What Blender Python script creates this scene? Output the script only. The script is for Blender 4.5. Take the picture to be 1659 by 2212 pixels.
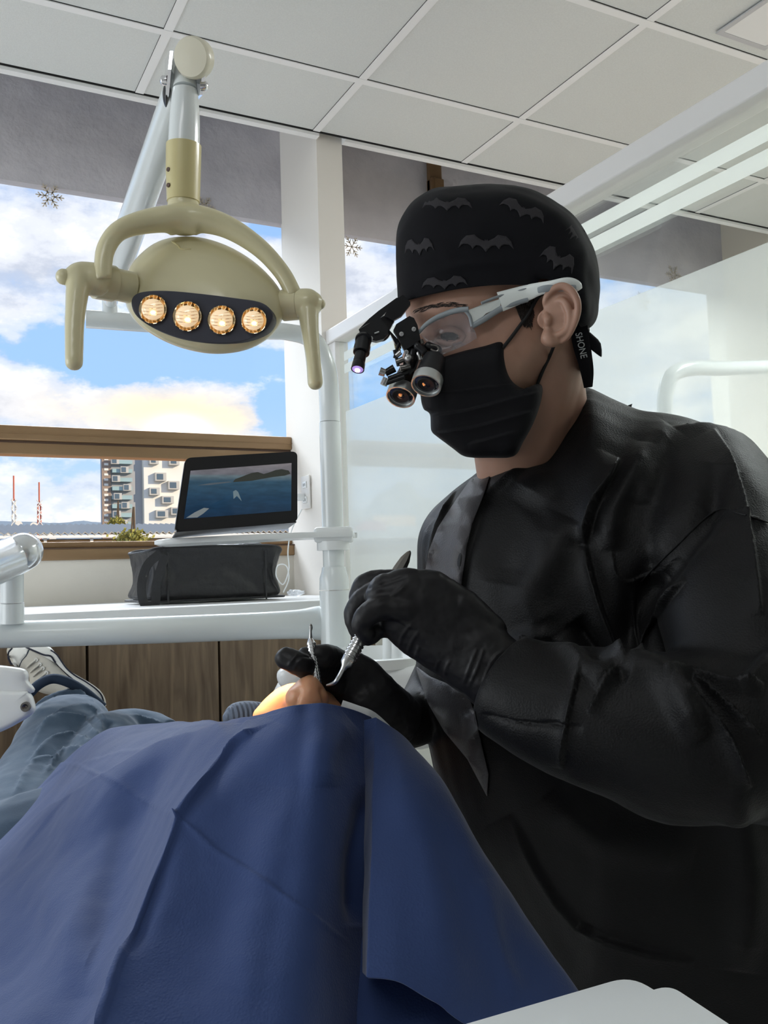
import bpy, bmesh, math, random
import numpy as np
from mathutils import Vector, Matrix
from mathutils.bvhtree import BVHTree
random.seed(7); np.random.seed(7)
for o in list(bpy.data.objects): bpy.data.objects.remove(o)
SC = bpy.context.scene
COL = SC.collection
EYE = 1.15                       # eye height over the floor
F, CX, CY = 1950.0, 829.5, 1106.0

# ---------------------------------------------------------------- camera
def _n(v): return v/np.linalg.norm(v)
_d2 = _n(np.array([-190-CX, 1265-CY, F]))
_h = np.array([4700-CX, 1110-CY, F])
_d1 = _n(_h-_d2*_h.dot(_d2)); _d3 = np.cross(_d2, _d1)
if _d3[1] > 0: _d3 = -_d3
M = np.array([_d1, _d2, _d3])    # rows: world axes seen from the camera (right, down, forward)
CR, CD, CF = Vector(M[:, 0]), Vector(M[:, 1]), Vector(M[:, 2])
ORI = Vector((0, 0, EYE))
cam_d = bpy.data.cameras.new('camera'); cam = bpy.data.objects.new('camera', cam_d); COL.objects.link(cam)
cam_d.sensor_fit = 'HORIZONTAL'; cam_d.sensor_width = 36; cam_d.lens = 36*F/1659
cam_d.clip_start = .02; cam_d.clip_end = 3000
rot = Matrix((CR, -CD, -CF)).transposed()
cam.matrix_world = Matrix.Translation(ORI) @ rot.to_4x4()
SC.camera = cam
SC.view_settings.view_transform = 'Standard'; SC.view_settings.look = 'None'
SC.view_settings.gamma = 1; SC.view_settings.exposure = 0.25
SC.view_settings.use_curve_mapping = False

# ---------------------------------------------------------------- world, sun, added fill lights
SKY = 1.0
def build_world():
    w = bpy.data.worlds.new('sky'); SC.world = w; w.use_nodes = True
    nt = w.node_tree; N = nt.nodes; L = nt.links; N.clear()
    tc = N.new('ShaderNodeTexCoord'); sep = N.new('ShaderNodeSeparateXYZ'); L.new(tc.outputs['Generated'], sep.inputs[0])
    def mth(op, a, b=None, clamp=False):
        m = N.new('ShaderNodeMath'); m.operation = op; m.use_clamp = clamp
        for i, v in enumerate((a, b)):
            if v is None: continue
            if isinstance(v, (int, float)): m.inputs[i].default_value = v
            else: L.new(v, m.inputs[i])
        return m.outputs[0]
    X, Y, Z = sep.outputs
    ys = mth('MAXIMUM', Y, .05)
    u = mth('DIVIDE', X, ys); v = mth('DIVIDE', Z, ys)       # bearing and height over the town
    def ramp(fac, pts, interp='EASE'):
        r = N.new('ShaderNodeValToRGB'); r.color_ramp.interpolation = interp
        while len(r.color_ramp.elements) < len(pts): r.color_ramp.elements.new(.5)
        for e, (p, c) in zip(r.color_ramp.elements, pts):
            e.position = p; e.color = (*c, 1) if not isinstance(c, (int, float)) else (c, c, c, 1)
        L.new(fac, r.inputs[0]); return r.outputs[0]
    base = ramp(mth('MULTIPLY', Z, 1.6), [(0, (.72, .80, .88)), (.12, (.50, .68, .92)), (.32, (.36, .58, .92)), (.7, (.30, .50, .88))])
    # clouds
    mp = N.new('ShaderNodeMapping'); mp.inputs['Scale'].default_value = (1, 1, 1.9); L.new(tc.outputs['Generated'], mp.inputs[0])
    n1 = N.new('ShaderNodeTexNoise'); n1.inputs['Scale'].default_value = 5.2; n1.inputs['Detail'].default_value = 9; n1.inputs['Roughness'].default_value = .62
    L.new(mp.outputs[0], n1.inputs[0])
    n2 = N.new('ShaderNodeTexNoise'); n2.inputs['Scale'].default_value = 13; n2.inputs['Detail'].default_value = 8; n2.inputs['Roughness'].default_value = .6
    L.new(mp.outputs[0], n2.inputs[0])
    def bump(cu, cv, ru, rv, amp):                            # soft bank of cloud (or gap) at a bearing
        a = mth('DIVIDE', mth('SUBTRACT', u, cu), ru); b = mth('DIVIDE', mth('SUBTRACT', v, cv), rv)
        s = mth('ADD', mth('MULTIPLY', a, a), mth('MULTIPLY', b, b))
        return mth('MULTIPLY', mth('POWER', 2.718, mth('MULTIPLY', s, -1)), amp)
    bias = -.02
    for args in BANKS:
        bias = mth('ADD', bump(*args), bias)
    dens = mth('ADD', mth('ADD', n1.outputs[0], mth('MULTIPLY', mth('SUBTRACT', n2.outputs[0], .5), .35)), bias)
    mask = ramp(dens, [(.44, 0.), (.54, .75), (.66, 1.)])
    shade = ramp(mth('ADD', mth('MULTIPLY', n2.outputs[0], .8), mth('MULTIPLY', n1.outputs[0], .2)), [(.36, (.56, .60, .70)), (.50, (.80, .82, .88)), (.64, (1.05, 1.03, 1.0))])
    warm = bump(.27, .185, .13, .028, 1.0)
    wm = N.new('ShaderNodeMix'); wm.data_type = 'RGBA'; L.new(mth('MULTIPLY', warm, 1, True), wm.inputs[0]); L.new(shade, wm.inputs[6])
    wm.inputs[7].default_value = (1.15, .92, .62, 1)
    cm = N.new('ShaderNodeMix'); cm.data_type = 'RGBA'; L.new(mask, cm.inputs[0]); L.new(base, cm.inputs[6]); L.new(wm.outputs[2], cm.inputs[7])
    glow = bump(.268, .166, .028, .014, 2.0)
    gl = N.new('ShaderNodeMix'); gl.data_type = 'RGBA'; gl.blend_type = 'ADD'; gl.inputs[0].default_value = 1
    L.new(cm.outputs[2], gl.inputs[6]); gc = N.new('ShaderNodeCombineColor'); L.new(glow, gc.inputs[0]); L.new(mth('MULTIPLY', glow, .8), gc.inputs[1]); L.new(mth('MULTIPLY', glow, .45), gc.inputs[2])
    L.new(gc.outputs[0], gl.inputs[7])
    gr = N.new('ShaderNodeMix'); gr.data_type = 'RGBA'; L.new(mth('MULTIPLY', mth('ADD', Z, .004), 120, True), gr.inputs[0])
    gr.inputs[6].default_value = (.30, .30, .29, 1); L.new(gl.outputs[2], gr.inputs[7])
    bg = N.new('ShaderNodeBackground'); L.new(gr.outputs[2], bg.inputs[0]); bg.inputs[1].default_value = SKY
    out = N.new('ShaderNodeOutputWorld'); L.new(bg.outputs[0], out.inputs[0])
LAMP_W = 75
BANKS = [(.26, .175, .10, .024, .30), (.10, .19, .06, .03, .22), (.27, .25, .13, .028, -.30), (.25, .36, .5, .05, .22), (.385, .19, .03, .03, -.2), (.09, .28, .04, .02, .14), (.16, .10, .3, .03, .06), (.9, .35, .4, .06, .25), (.52, .27, .06, .03, -.1)]
build_world()
def area(name, loc, target, size, power, color):
    d = bpy.data.lights.new(name, 'AREA'); d.shape = 'RECTANGLE'; d.size, d.size_y = size; d.energy = power; d.color = color
    o = bpy.data.objects.new(name, d); COL.objects.link(o); o.location = loc
    o.rotation_euler = (Vector(target)-Vector(loc)).to_track_quat('-Z', 'Y').to_euler(); return o
sd = bpy.data.lights.new('sun', 'SUN'); sd.energy = 3.0; sd.angle = .02; sd.color = (1, .83, .58)
so = bpy.data.objects.new('sun', sd); COL.objects.link(so); so.location = (30, 0, 30)
so.rotation_euler = Vector((-.62, .70, -.30)).to_track_quat('-Z', 'Y').to_euler()
area('ceiling_fill', (-.9, -.4, EYE+1.39), (-.9, -.4, 0), (1.1, .5), 8, (.97, .99, 1))  # added unseen fill at ceiling height, no fixture modelled there
area('ceiling_fill', (2.5, .9, EYE+1.39), (2.5, .9, 0), (.5, 1.1), 34, (.97, .99, 1))  # added unseen fill beyond the partition, brightens the frosted film
area('sky_fill', (.6, 6.5, EYE+4.6), (.2, 1.2, EYE), (7, 3), 1300, (.88, .94, 1.0))  # added area light above the window view, boosts the daylight coming in
area('left_fill', (-2.5, 1.7, EYE+.2), (0, 1.5, EYE+.3), (2.0, 1.5), 30, (.90, .96, 1.0))  # added fill in front of the left wall, which has no window

# ---------------------------------------------------------------- geometry helpers
def ray(px, py): return Vector(M @ np.array([(px-CX)/F, (py-CY)/F, 1.0]))
def P(px, py, d): return ORI + ray(px, py)*d                # point seen along (px, py) at distance d
def Pt(t): return P(*t)
def atY(px, py, Y): r = ray(px, py); return ORI + r*(Y/r.y)
def atX(px, py, X): r = ray(px, py); return ORI + r*(X/r.x)
def W(x, y, z): return Vector((x, y, EYE+z))
def proj_np(co):
    c = (co-np.array(ORI)) @ M
    return CX+F*c[:, 0]/c[:, 2], CY+F*c[:, 1]/c[:, 2], c[:, 2]
class G:
    def __init__(s): s.v = []; s.f = []; s.uv = None
    def add(s, vs, fs):
        b = len(s.v); s.v += [Vector(v) for v in vs]; s.f += [tuple(i+b for i in f) for f in fs]; return s
def catmull(pts, n, closed=False):
    pts = [np.array(p, float) for p in pts]; m = len(pts); out = []
    segs = m if closed else m-1
    for i in range(segs):
        g = lambda k: pts[k % m] if closed else pts[max(0, min(m-1, k))]
        p0, p1, p2, p3 = g(i-1), g(i), g(i+1), g(i+2)
        for j in range(n):
            t = j/n
            out.append(.5*((2*p1)+(-p0+p2)*t+(2*p0-5*p1+4*p2-p3)*t*t+(-p0+3*p1-3*p2+p3)*t**3))
    if not closed: out.append(pts[-1])
    return out
def loft(g, rings, caps=True, closed=True):
    b = len(g.v); n = len(rings[0])
    for r in rings: g.v += [Vector(p) for p in r]
    for i in range(len(rings)-1):
        for j in range(n if closed else n-1):
            k = (j+1) % n
            g.f.append((b+i*n+j, b+i*n+k, b+(i+1)*n+k, b+(i+1)*n+j))
    if caps and closed:
        g.f.append(tuple(b+j for j in reversed(range(n)))); g.f.append(tuple(b+(len(rings)-1)*n+j for j in range(n)))
    return g
def tube(g, pts, rad, seg=16, sm=6, ref=None, caps=True, rounded=False):
    """pts world points; rad number or list of r or (ra, rb); rb lies along ref"""
    pts = [Vector(p) for p in pts]
    if isinstance(rad, (int, float)): rad = [rad]*len(pts)
    rr = [(r, r) if isinstance(r, (int, float)) else r for r in rad]
    if sm > 1 and len(pts) > 2:
        dat = catmull([list(p)+list(r) for p, r in zip(pts, rr)], sm)
    else: dat = [np.array(list(p)+list(r)) for p, r in zip(pts, rr)]
    ps = [Vector(d[:3]) for d in dat]; rs = [(max(1e-5, d[3]), max(1e-5, d[4])) for d in dat]
    T = []
    for i in range(len(ps)):
        t = ps[min(i+1, len(ps)-1)]-ps[max(i-1, 0)]; T.append(t.normalized())
    if rounded:
        a, b_ = rs[0], rs[-1]; p0, p1, t0, t1 = ps[0], ps[-1], T[0], T[-1]; pre = []; post = []
        for k in (0, 1, 2, 3):
            an = math.pi/2*k/4; c, s_ = math.sin(an)+.02, math.cos(an)
            r0 = min(a); pre.append((p0-t0*r0*s_, (a[0]*c, a[1]*c), t0))
            r1 = min(b_); post.append((p1+t1*r1*s_, (b_[0]*c, b_[1]*c), t1))
        post = post[::-1]
        ps = [q[0] for q in pre]+ps+[q[0] for q in post]; rs = [q[1] for q in pre]+rs+[q[1] for q in post]; T = [q[2] for q in pre]+T+[q[2] for q in post]
    nrm = Vector(ref) if ref is not None else (Vector((0, 0, 1)) if abs(T[0].z) < .9 else Vector((1, 0, 0)))
    rings = []
    for p, r, t in zip(ps, rs, T):
        nrm = (nrm-t*nrm.dot(t))
        if nrm.length < 1e-6: nrm = t.orthogonal()
        nrm.normalize(); bi = t.cross(nrm)
        rings.append([p+bi*r[0]*math.cos(2*math.pi*k/seg)+nrm*r[1]*math.sin(2*math.pi*k/seg) for k in range(seg)])
    return loft(g, rings, caps)
def lathe(g, base, axis, prof, seg=32):
    """prof list of (distance along axis, radius)"""
    axis = Vector(axis).normalized(); a = axis.orthogonal().normalized(); b = axis.cross(a)
    return loft(g, [[Vector(base)+axis*h+(a*math.cos(2*math.pi*k/seg)+b*math.sin(2*math.pi*k/seg))*max(r, 1e-5) for k in range(seg)] for h, r in prof])
def box(g, c, s, R=None, bev=0):
    c = Vector(c); h = Vector(s)*.5
    b = min(bev, min(h)*.98)
    pts = []
    R = R or Matrix.Identity(3)
    if b <= 0:
        vs = [c+R@Vector((x*h.x, y*h.y, z*h.z)) for x in (-1, 1) for y in (-1, 1) for z in (-1, 1)]
        return g.add(vs, [(0, 1, 3, 2), (4, 6, 7, 5), (0, 4, 5, 1), (2, 3, 7, 6), (0, 2, 6, 4), (1, 5, 7, 3)])
    bm = bmesh.new(); bmesh.ops.create_cube(bm, size=1)
    for v in bm.verts: v.co = Vector((v.co.x*s[0], v.co.y*s[1], v.co.z*s[2]))
    bmesh.ops.bevel(bm, geom=bm.edges[:], offset=b, segments=3, profile=.5, affect='EDGES')
    bm.verts.index_update(); g.add([c+R@v.co for v in bm.verts], [tuple(v.index for v in f.verts) for f in bm.faces]); bm.free(); return g
def bx(x0, x1, y0, y1, z0, z1, bev=0, g=None):
    return box(g or G(), ((x0+x1)/2, (y0+y1)/2, EYE+(z0+z1)/2), (abs(x1-x0), abs(y1-y0), abs(z1-z0)), None, bev)
def slab(g, quad, th, nrm=None):
    """thick plate from an outline of world points, th along its normal"""
    q = [Vector(p) for p in quad]; n = len(q)
    if nrm is None:
        nrm = Vector()
        for i in range(n): nrm += (q[i]-q[0]).cross(q[(i+1) % n]-q[0])
        nrm.normalize()
        if nrm.dot(q[0]-ORI) < 0: nrm = -nrm
    nrm = Vector(nrm)
    return loft(g, [q, [p+nrm*th for p in q]])
def inflate(g, outline, d, h, n=12, p=2.0, c=None, sm=5, tilt=(0, 0), rs=1.0):
    """closed rounded body whose widest section is the outline; h = half thickness front/back"""
    hf, hb = h if isinstance(h, tuple) else (h, h)
    o = catmull(outline, sm, True) if sm > 1 else [np.array(q, float) for q in outline]
    c = np.array(c if c is not None else np.mean(o, axis=0))
    rings = []
    for k in range(n+1):
        t = -math.pi/2+math.pi*k/n
        s = max(abs(math.cos(t)), .02)**(2/p); off = math.sin(t); off = math.copysign(abs(off)**(2/p), off)*(hf if off < 0 else hb)
        ring = []
        for q in o:
            x, y = c+(q-c)*s; dd = d+tilt[0]*(q[0]-c[0])*s+tilt[1]*(q[1]-c[1])*s
            ring.append(P(x, y, dd+off))
        rings.append(ring)
    return loft(g, rings)
def ell(g, c, ax, seg=24, rn=14):
    """ellipsoid, c world, ax three world half-axis vectors"""
    c = Vector(c); A, B, C_ = [Vector(a) for a in ax]
    return loft(g, [[c+C_*math.sin(-math.pi/2+math.pi*(k+.25)/(rn+.5))+(A*math.cos(2*math.pi*j/seg)+B*math.sin(2*math.pi*j/seg))*math.cos(-math.pi/2+math.pi*(k+.25)/(rn+.5)) for j in range(seg)] for k in range(rn+1)])
def E_(g, px, py, d, rx, ry, rd, ang=0):
    """ellipsoid given in picture-size half axes (px) and half depth (m), ang turns it"""
    s = d/F; a = math.radians(ang)
    ux = CR*math.cos(a)+CD*math.sin(a); uy = CD*math.cos(a)-CR*math.sin(a)
    return ell(g, P(px, py, d), (ux*rx*s, uy*ry*s, CF*rd))
ORIGIN = {}
def make(name, g, mat, parent=None, smooth=True, sub=0, origin=None, label=None, solid=0, angle=40, bevel=0):
    if isinstance(g, bpy.types.Mesh): me = g; me.name = name
    else:
        me = bpy.data.meshes.new(name); me.from_pydata([tuple(v) for v in g.v], [], g.f); me.update()
        bm = bmesh.new(); bm.from_mesh(me)
        bmesh.ops.recalc_face_normals(bm, faces=bm.faces[:]); bm.to_mesh(me); bm.free()
    co = np.empty(len(me.vertices)*3); me.vertices.foreach_get('co', co); co = co.reshape(-1, 3)
    org = Vector(origin) if origin is not None else Vector((co.min(0)+co.max(0))/2)
    me.vertices.foreach_set('co', (co-np.array(org)).ravel()); me.update()
    o = bpy.data.objects.new(name, me); COL.objects.link(o)
    po = ORIGIN.get(parent.name, Vector()) if parent else Vector()
    if parent: o.parent = parent
    o.location = org-po; ORIGIN[o.name] = org
    if mat: me.materials.append(mat)
    if smooth:
        me.polygons.foreach_set('use_smooth', [True]*len(me.polygons))
        if angle < 180:
            try: me.set_sharp_from_angle(angle=math.radians(angle))
            except Exception: pass
    if solid: m = o.modifiers.new('thick', 'SOLIDIFY'); m.thickness = solid; m.offset = 0
    if sub: m = o.modifiers.new('sub', 'SUBSURF'); m.levels = m.render_levels = sub
    if label: o['label'] = label
    return o
def thing(name, label, cat, loc, group=None):
    o = bpy.data.objects.new(name, None); COL.objects.link(o); o.location = loc; ORIGIN[o.name] = Vector(loc); o.empty_display_size = .05
    o['label'] = label; o['category'] = cat
    if group: o['group'] = group
    return o
def tag(o, label, cat, group=None, kind=None):
    o['label'] = label; o['category'] = cat
    if group: o['group'] = group
    if kind: o['kind'] = kind
    return o
def struct(name, g, mat, **k):
    o = make(name, g, mat, smooth=k.pop('smooth', False), **k); o['kind'] = 'structure'; return o
def remesh(g, voxel, smooth=6, fac=.5, sub=0):
    me = bpy.data.meshes.new('tmp'); me.from_pydata([tuple(v) for v in g.v], [], g.f); me.update()
    bm = bmesh.new(); bm.from_mesh(me); bmesh.ops.recalc_face_normals(bm, faces=bm.faces[:]); bm.to_mesh(me); bm.free()
    o = bpy.data.objects.new('tmp', me); COL.objects.link(o)
    m = o.modifiers.new('r', 'REMESH'); m.mode = 'VOXEL'; m.voxel_size = voxel
    if smooth: s = o.modifiers.new('s', 'SMOOTH'); s.iterations = smooth; s.factor = fac
    if sub: q_ = o.modifiers.new('u', 'SUBSURF'); q_.levels = q_.render_levels = sub
    dg = bpy.context.evaluated_depsgraph_get(); dg.update()
    out = bpy.data.meshes.new_from_object(o.evaluated_get(dg)); bpy.data.objects.remove(o)
    return out
def subdiv(g, lv, creases=None, smoothuv=False):
    me = bpy.data.meshes.new('tmp'); me.from_pydata([tuple(v) for v in g.v], [], g.f); me.update()
    if creases:
        at = me.attributes.new('crease_edge', 'FLOAT', 'EDGE')
        for e in me.edges:
            k = tuple(sorted(e.vertices))
            if k in creases: at.data[e.index].value = creases[k]
    o = bpy.data.objects.new('tmp', me); COL.objects.link(o)
    m = o.modifiers.new('s', 'SUBSURF'); m.levels = m.render_levels = lv
    dg = bpy.context.evaluated_depsgraph_get(); dg.update()
    out = bpy.data.meshes.new_from_object(o.evaluated_get(dg)); bpy.data.objects.remove(o)
    return out
def seg_dist(x, y, line):
    """distance to a polyline, signed by side, and position along it 0..1"""
    best = np.full(x.shape, 1e9); sg = np.zeros_like(best); al = np.zeros_like(best)
    L = [0]
    for a, b in zip(line[:-1], line[1:]): L.append(L[-1]+math.hypot(b[0]-a[0], b[1]-a[1]))
    for i, (a, b) in enumerate(zip(line[:-1], line[1:])):
        dx, dy = b[0]-a[0], b[1]-a[1]; l2 = dx*dx+dy*dy
        t = np.clip(((x-a[0])*dx+(y-a[1])*dy)/l2, 0, 1)
        qx, qy = x-(a[0]+t*dx), y-(a[1]+t*dy); dd = np.hypot(qx, qy); m = dd < best
        best = np.where(m, dd, best); sg = np.where(m, np.sign(dx*qy-dy*qx), sg)
        al = np.where(m, (L[i]+t*math.sqrt(l2))/L[-1], al)
    return best, sg, al
def folds(me, lines, facing=True, shift=None):
    """push the near side of a cloth along its normals: each fold is (polyline, width px, height m, kind)
    kind 'r' rounded ridge, 's' sharp pleat: rises slowly on one side and drops on the other"""
    n = len(me.vertices); co = np.empty(n*3); me.vertices.foreach_get('co', co); co = co.reshape(-1, 3)
    no = np.empty(n*3); me.vertices.foreach_get('normal', no) if False else me.vertex_normals.foreach_get('vector', no); no = no.reshape(-1, 3)
    x, y, d = proj_np(co); amt = np.zeros(n)
    for ln in lines:
        line, w, hgt, kind = ln[:4]
        ln2 = [tuple(q) for q in catmull(line, 4)] if len(line) > 2 else line
        dd, sg, al = seg_dist(x, y, ln2); endf = np.clip(np.minimum(al, 1-al)*6, 0, 1)**.7
        if len(ln) > 4: endf = np.ones_like(endf)
        if kind == 'r': amt += hgt*np.exp(-(dd/w)**2)*endf
        else:
            s = dd*sg; prof = np.where(s > 0, np.exp(-s/w), np.exp(-(s/(w*.16))**2)); amt += hgt*prof*endf
    if facing:
        view = (np.array(ORI)-co); view /= np.linalg.norm(view, axis=1)[:, None]
        amt *= np.clip((no*view).sum(1)*2.5, 0, 1)
    co += no*amt[:, None]
    me.vertices.foreach_set('co', co.ravel()); me.update(); return me
def toG(me): return G().add([v.co.copy() for v in me.vertices], [tuple(p.vertices) for p in me.polygons])
def noise_push(me, amp, scale, stretch=(1, 1, 1), seed=0):
    from mathutils import noise
    n = len(me.vertices); co = np.empty(n*3); me.vertices.foreach_get('co', co); co = co.reshape(-1, 3)
    no = np.empty(n*3); me.vertex_normals.foreach_get('vector', no); no = no.reshape(-1, 3)
    a = np.array([noise.fractal(Vector((c[0]*scale*stretch[0]+seed, c[1]*scale*stretch[1], c[2]*scale*stretch[2])), 1.0, 2.0, 3) for c in co])
    co += no*(a*amp)[:, None]; me.vertices.foreach_set('co', co.ravel()); me.update(); return me
def bvh_of(objs):
    v = []; f = []
    for o in objs:
        b = len(v); org = ORIGIN[o.name]; v += [p.co+org for p in o.data.vertices]; f += [tuple(i+b for i in q.vertices) for q in o.data.polygons]
    return BVHTree.FromPolygons(v, f)
def hit(bvh, px, py, lift=.0005, default=1.0):
    r = ray(px, py); l, nn, i, dist = bvh.ray_cast(ORI, r.normalized())
    if l is None: return P(px, py, default)
    return l - r.normalized()*lift
def strip_on(g, bvh, line, wpx, lift=.0006, r=None, default=1.0):
    pts = catmull(line, 6) if len(line) > 2 else line
    tube(g, [hit(bvh, q[0], q[1], lift, default) for q in pts], wpx, 8, 1)

# ---------------------------------------------------------------- materials
def mat(name, col, rough=.5, metal=0, spec=.5, sheen=0, sss=0, ssr=(1, .3, .15), trans=0, bump=None, var=None, coat=0, emit=None, alpha=None, ior=1.45, sheenr=.4, sscale=.01):
    m = bpy.data.materials.new(name); m.use_nodes = True; nt = m.node_tree; b = nt.nodes['Principled BSDF']; L = nt.links
    b.inputs['Base Color'].default_value = (*col, 1); b.inputs['Roughness'].default_value = rough; b.inputs['Metallic'].default_value = metal
    b.inputs['Specular IOR Level'].default_value = spec; b.inputs['IOR'].default_value = ior
    b.inputs['Sheen Weight'].default_value = sheen; b.inputs['Sheen Roughness'].default_value = sheenr
    b.inputs['Coat Weight'].default_value = coat; b.inputs['Coat Roughness'].default_value = .08
    if sss: b.inputs['Subsurface Weight'].default_value = sss; b.inputs['Subsurface Radius'].default_value = ssr; b.inputs['Subsurface Scale'].default_value = sscale
    if trans: b.inputs['Transmission Weight'].default_value = trans
    if emit: b.inputs['Emission Color'].default_value = (*emit[0], 1); b.inputs['Emission Strength'].default_value = emit[1]
    tc = nt.nodes.new('ShaderNodeTexCoord')
    if var:                                                   # (scale, darker colour, amount[, stretch])
        n = nt.nodes.new('ShaderNodeTexNoise'); n.inputs['Scale'].default_value = var[0]; n.inputs['Detail'].default_value = 6
        mp = nt.nodes.new('ShaderNodeMapping'); L.new(tc.outputs['Object'], mp.inputs[0]); L.new(mp.outputs[0], n.inputs[0])
        if len(var) > 3: mp.inputs['Scale'].default_value = var[3]
        r = nt.nodes.new('ShaderNodeValToRGB'); r.color_ramp.elements[0].position = .5-var[2]; r.color_ramp.elements[1].position = .5+var[2]
        r.color_ramp.elements[0].color = (*var[1], 1); r.color_ramp.elements[1].color = (*col, 1)
        L.new(n.outputs[0], r.inputs[0]); L.new(r.outputs[0], b.inputs['Base Color'])
    if bump:                                                  # list of (kind, scale, strength, distance)
        last = None
        for kind, sc, st, dist in bump:
            if kind == 'v': n = nt.nodes.new('ShaderNodeTexVoronoi'); n.inputs['Scale'].default_value = sc; o = n.outputs['Distance']
            elif kind == 'w': n = nt.nodes.new('ShaderNodeTexWave'); n.inputs['Scale'].default_value = sc; n.inputs['Distortion'].default_value = 1; o = n.outputs['Fac']
            else: n = nt.nodes.new('ShaderNodeTexNoise'); n.inputs['Scale'].default_value = sc; n.inputs['Detail'].default_value = 5; o = n.outputs[0]
            L.new(tc.outputs['Object'], n.inputs['Vector'])
            bp = nt.nodes.new('ShaderNodeBump'); bp.inputs['Strength'].default_value = st; bp.inputs['Distance'].default_value = dist
            L.new(o, bp.inputs['Height'])
            if last: L.new(last.outputs[0], bp.inputs['Normal'])
            last = bp
        L.new(last.outputs[0], b.inputs['Normal'])
    return m
def glassy(name, veil, col, rough=.1, tint=(1, 1, 1), translucent=.5, gloss=.06):
    """thin pane: lets light straight through, with a milky share `veil` and a weak reflection"""
    m = bpy.data.materials.new(name); m.use_nodes = True; nt = m.node_tree; N = nt.nodes; L = nt.links; N.clear()
    t = N.new('ShaderNodeBsdfTransparent'); t.inputs[0].default_value = (*tint, 1)
    gl = N.new('ShaderNodeBsdfGlossy'); gl.inputs[0].default_value = (1, 1, 1, 1); gl.inputs['Roughness'].default_value = rough
    a = N.new('ShaderNodeMixShader'); fr = N.new('ShaderNodeFresnel'); fr.inputs[0].default_value = 1.35
    mm = N.new('ShaderNodeMath'); mm.operation = 'MULTIPLY'; mm.inputs[1].default_value = gloss*10; L.new(fr.outputs[0], mm.inputs[0])
    L.new(mm.outputs[0], a.inputs[0]); L.new(t.outputs[0], a.inputs[1]); L.new(gl.outputs[0], a.inputs[2])
    out = N.new('ShaderNodeOutputMaterial')
    if veil > 0:
        df = N.new('ShaderNodeBsdfDiffuse'); df.inputs[0].default_value = (*col, 1)
        tr = N.new('ShaderNodeBsdfTranslucent'); tr.inputs[0].default_value = (*col, 1)
        c = N.new('ShaderNodeMixShader'); c.inputs[0].default_value = translucent; L.new(df.outputs[0], c.inputs[1]); L.new(tr.outputs[0], c.inputs[2])
        e = N.new('ShaderNodeMixShader'); e.inputs[0].default_value = veil; L.new(a.outputs[0], e.inputs[1]); L.new(c.outputs[0], e.inputs[2])
        L.new(e.outputs[0], out.inputs[0])
    else: L.new(a.outputs[0], out.inputs[0])
    return m
def wood_mat():
    m = mat('wood_laminate', (.20, .135, .085), .45, bump=[('n', 60, .08, .002)]); nt = m.node_tree; b = nt.nodes['Principled BSDF']; L = nt.links
    tc = nt.nodes.new('ShaderNodeTexCoord'); mp = nt.nodes.new('ShaderNodeMapping'); mp.inputs['Scale'].default_value = (14, 14, 1.2)
    L.new(tc.outputs['Object'], mp.inputs[0]); n = nt.nodes.new('ShaderNodeTexNoise'); n.inputs['Scale'].default_value = 3.5; n.inputs['Detail'].default_value = 10; n.inputs['Distortion'].default_value = .8
    L.new(mp.outputs[0], n.inputs[0]); r = nt.nodes.new('ShaderNodeValToRGB')
    r.color_ramp.elements[0].position = .3; r.color_ramp.elements[0].color = (.115, .075, .045, 1); r.color_ramp.elements[1].position = .7; r.color_ramp.elements[1].color = (.27, .19, .12, 1)
    L.new(n.outputs[0], r.inputs[0]); L.new(r.outputs[0], b.inputs['Base Color']); return m
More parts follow.
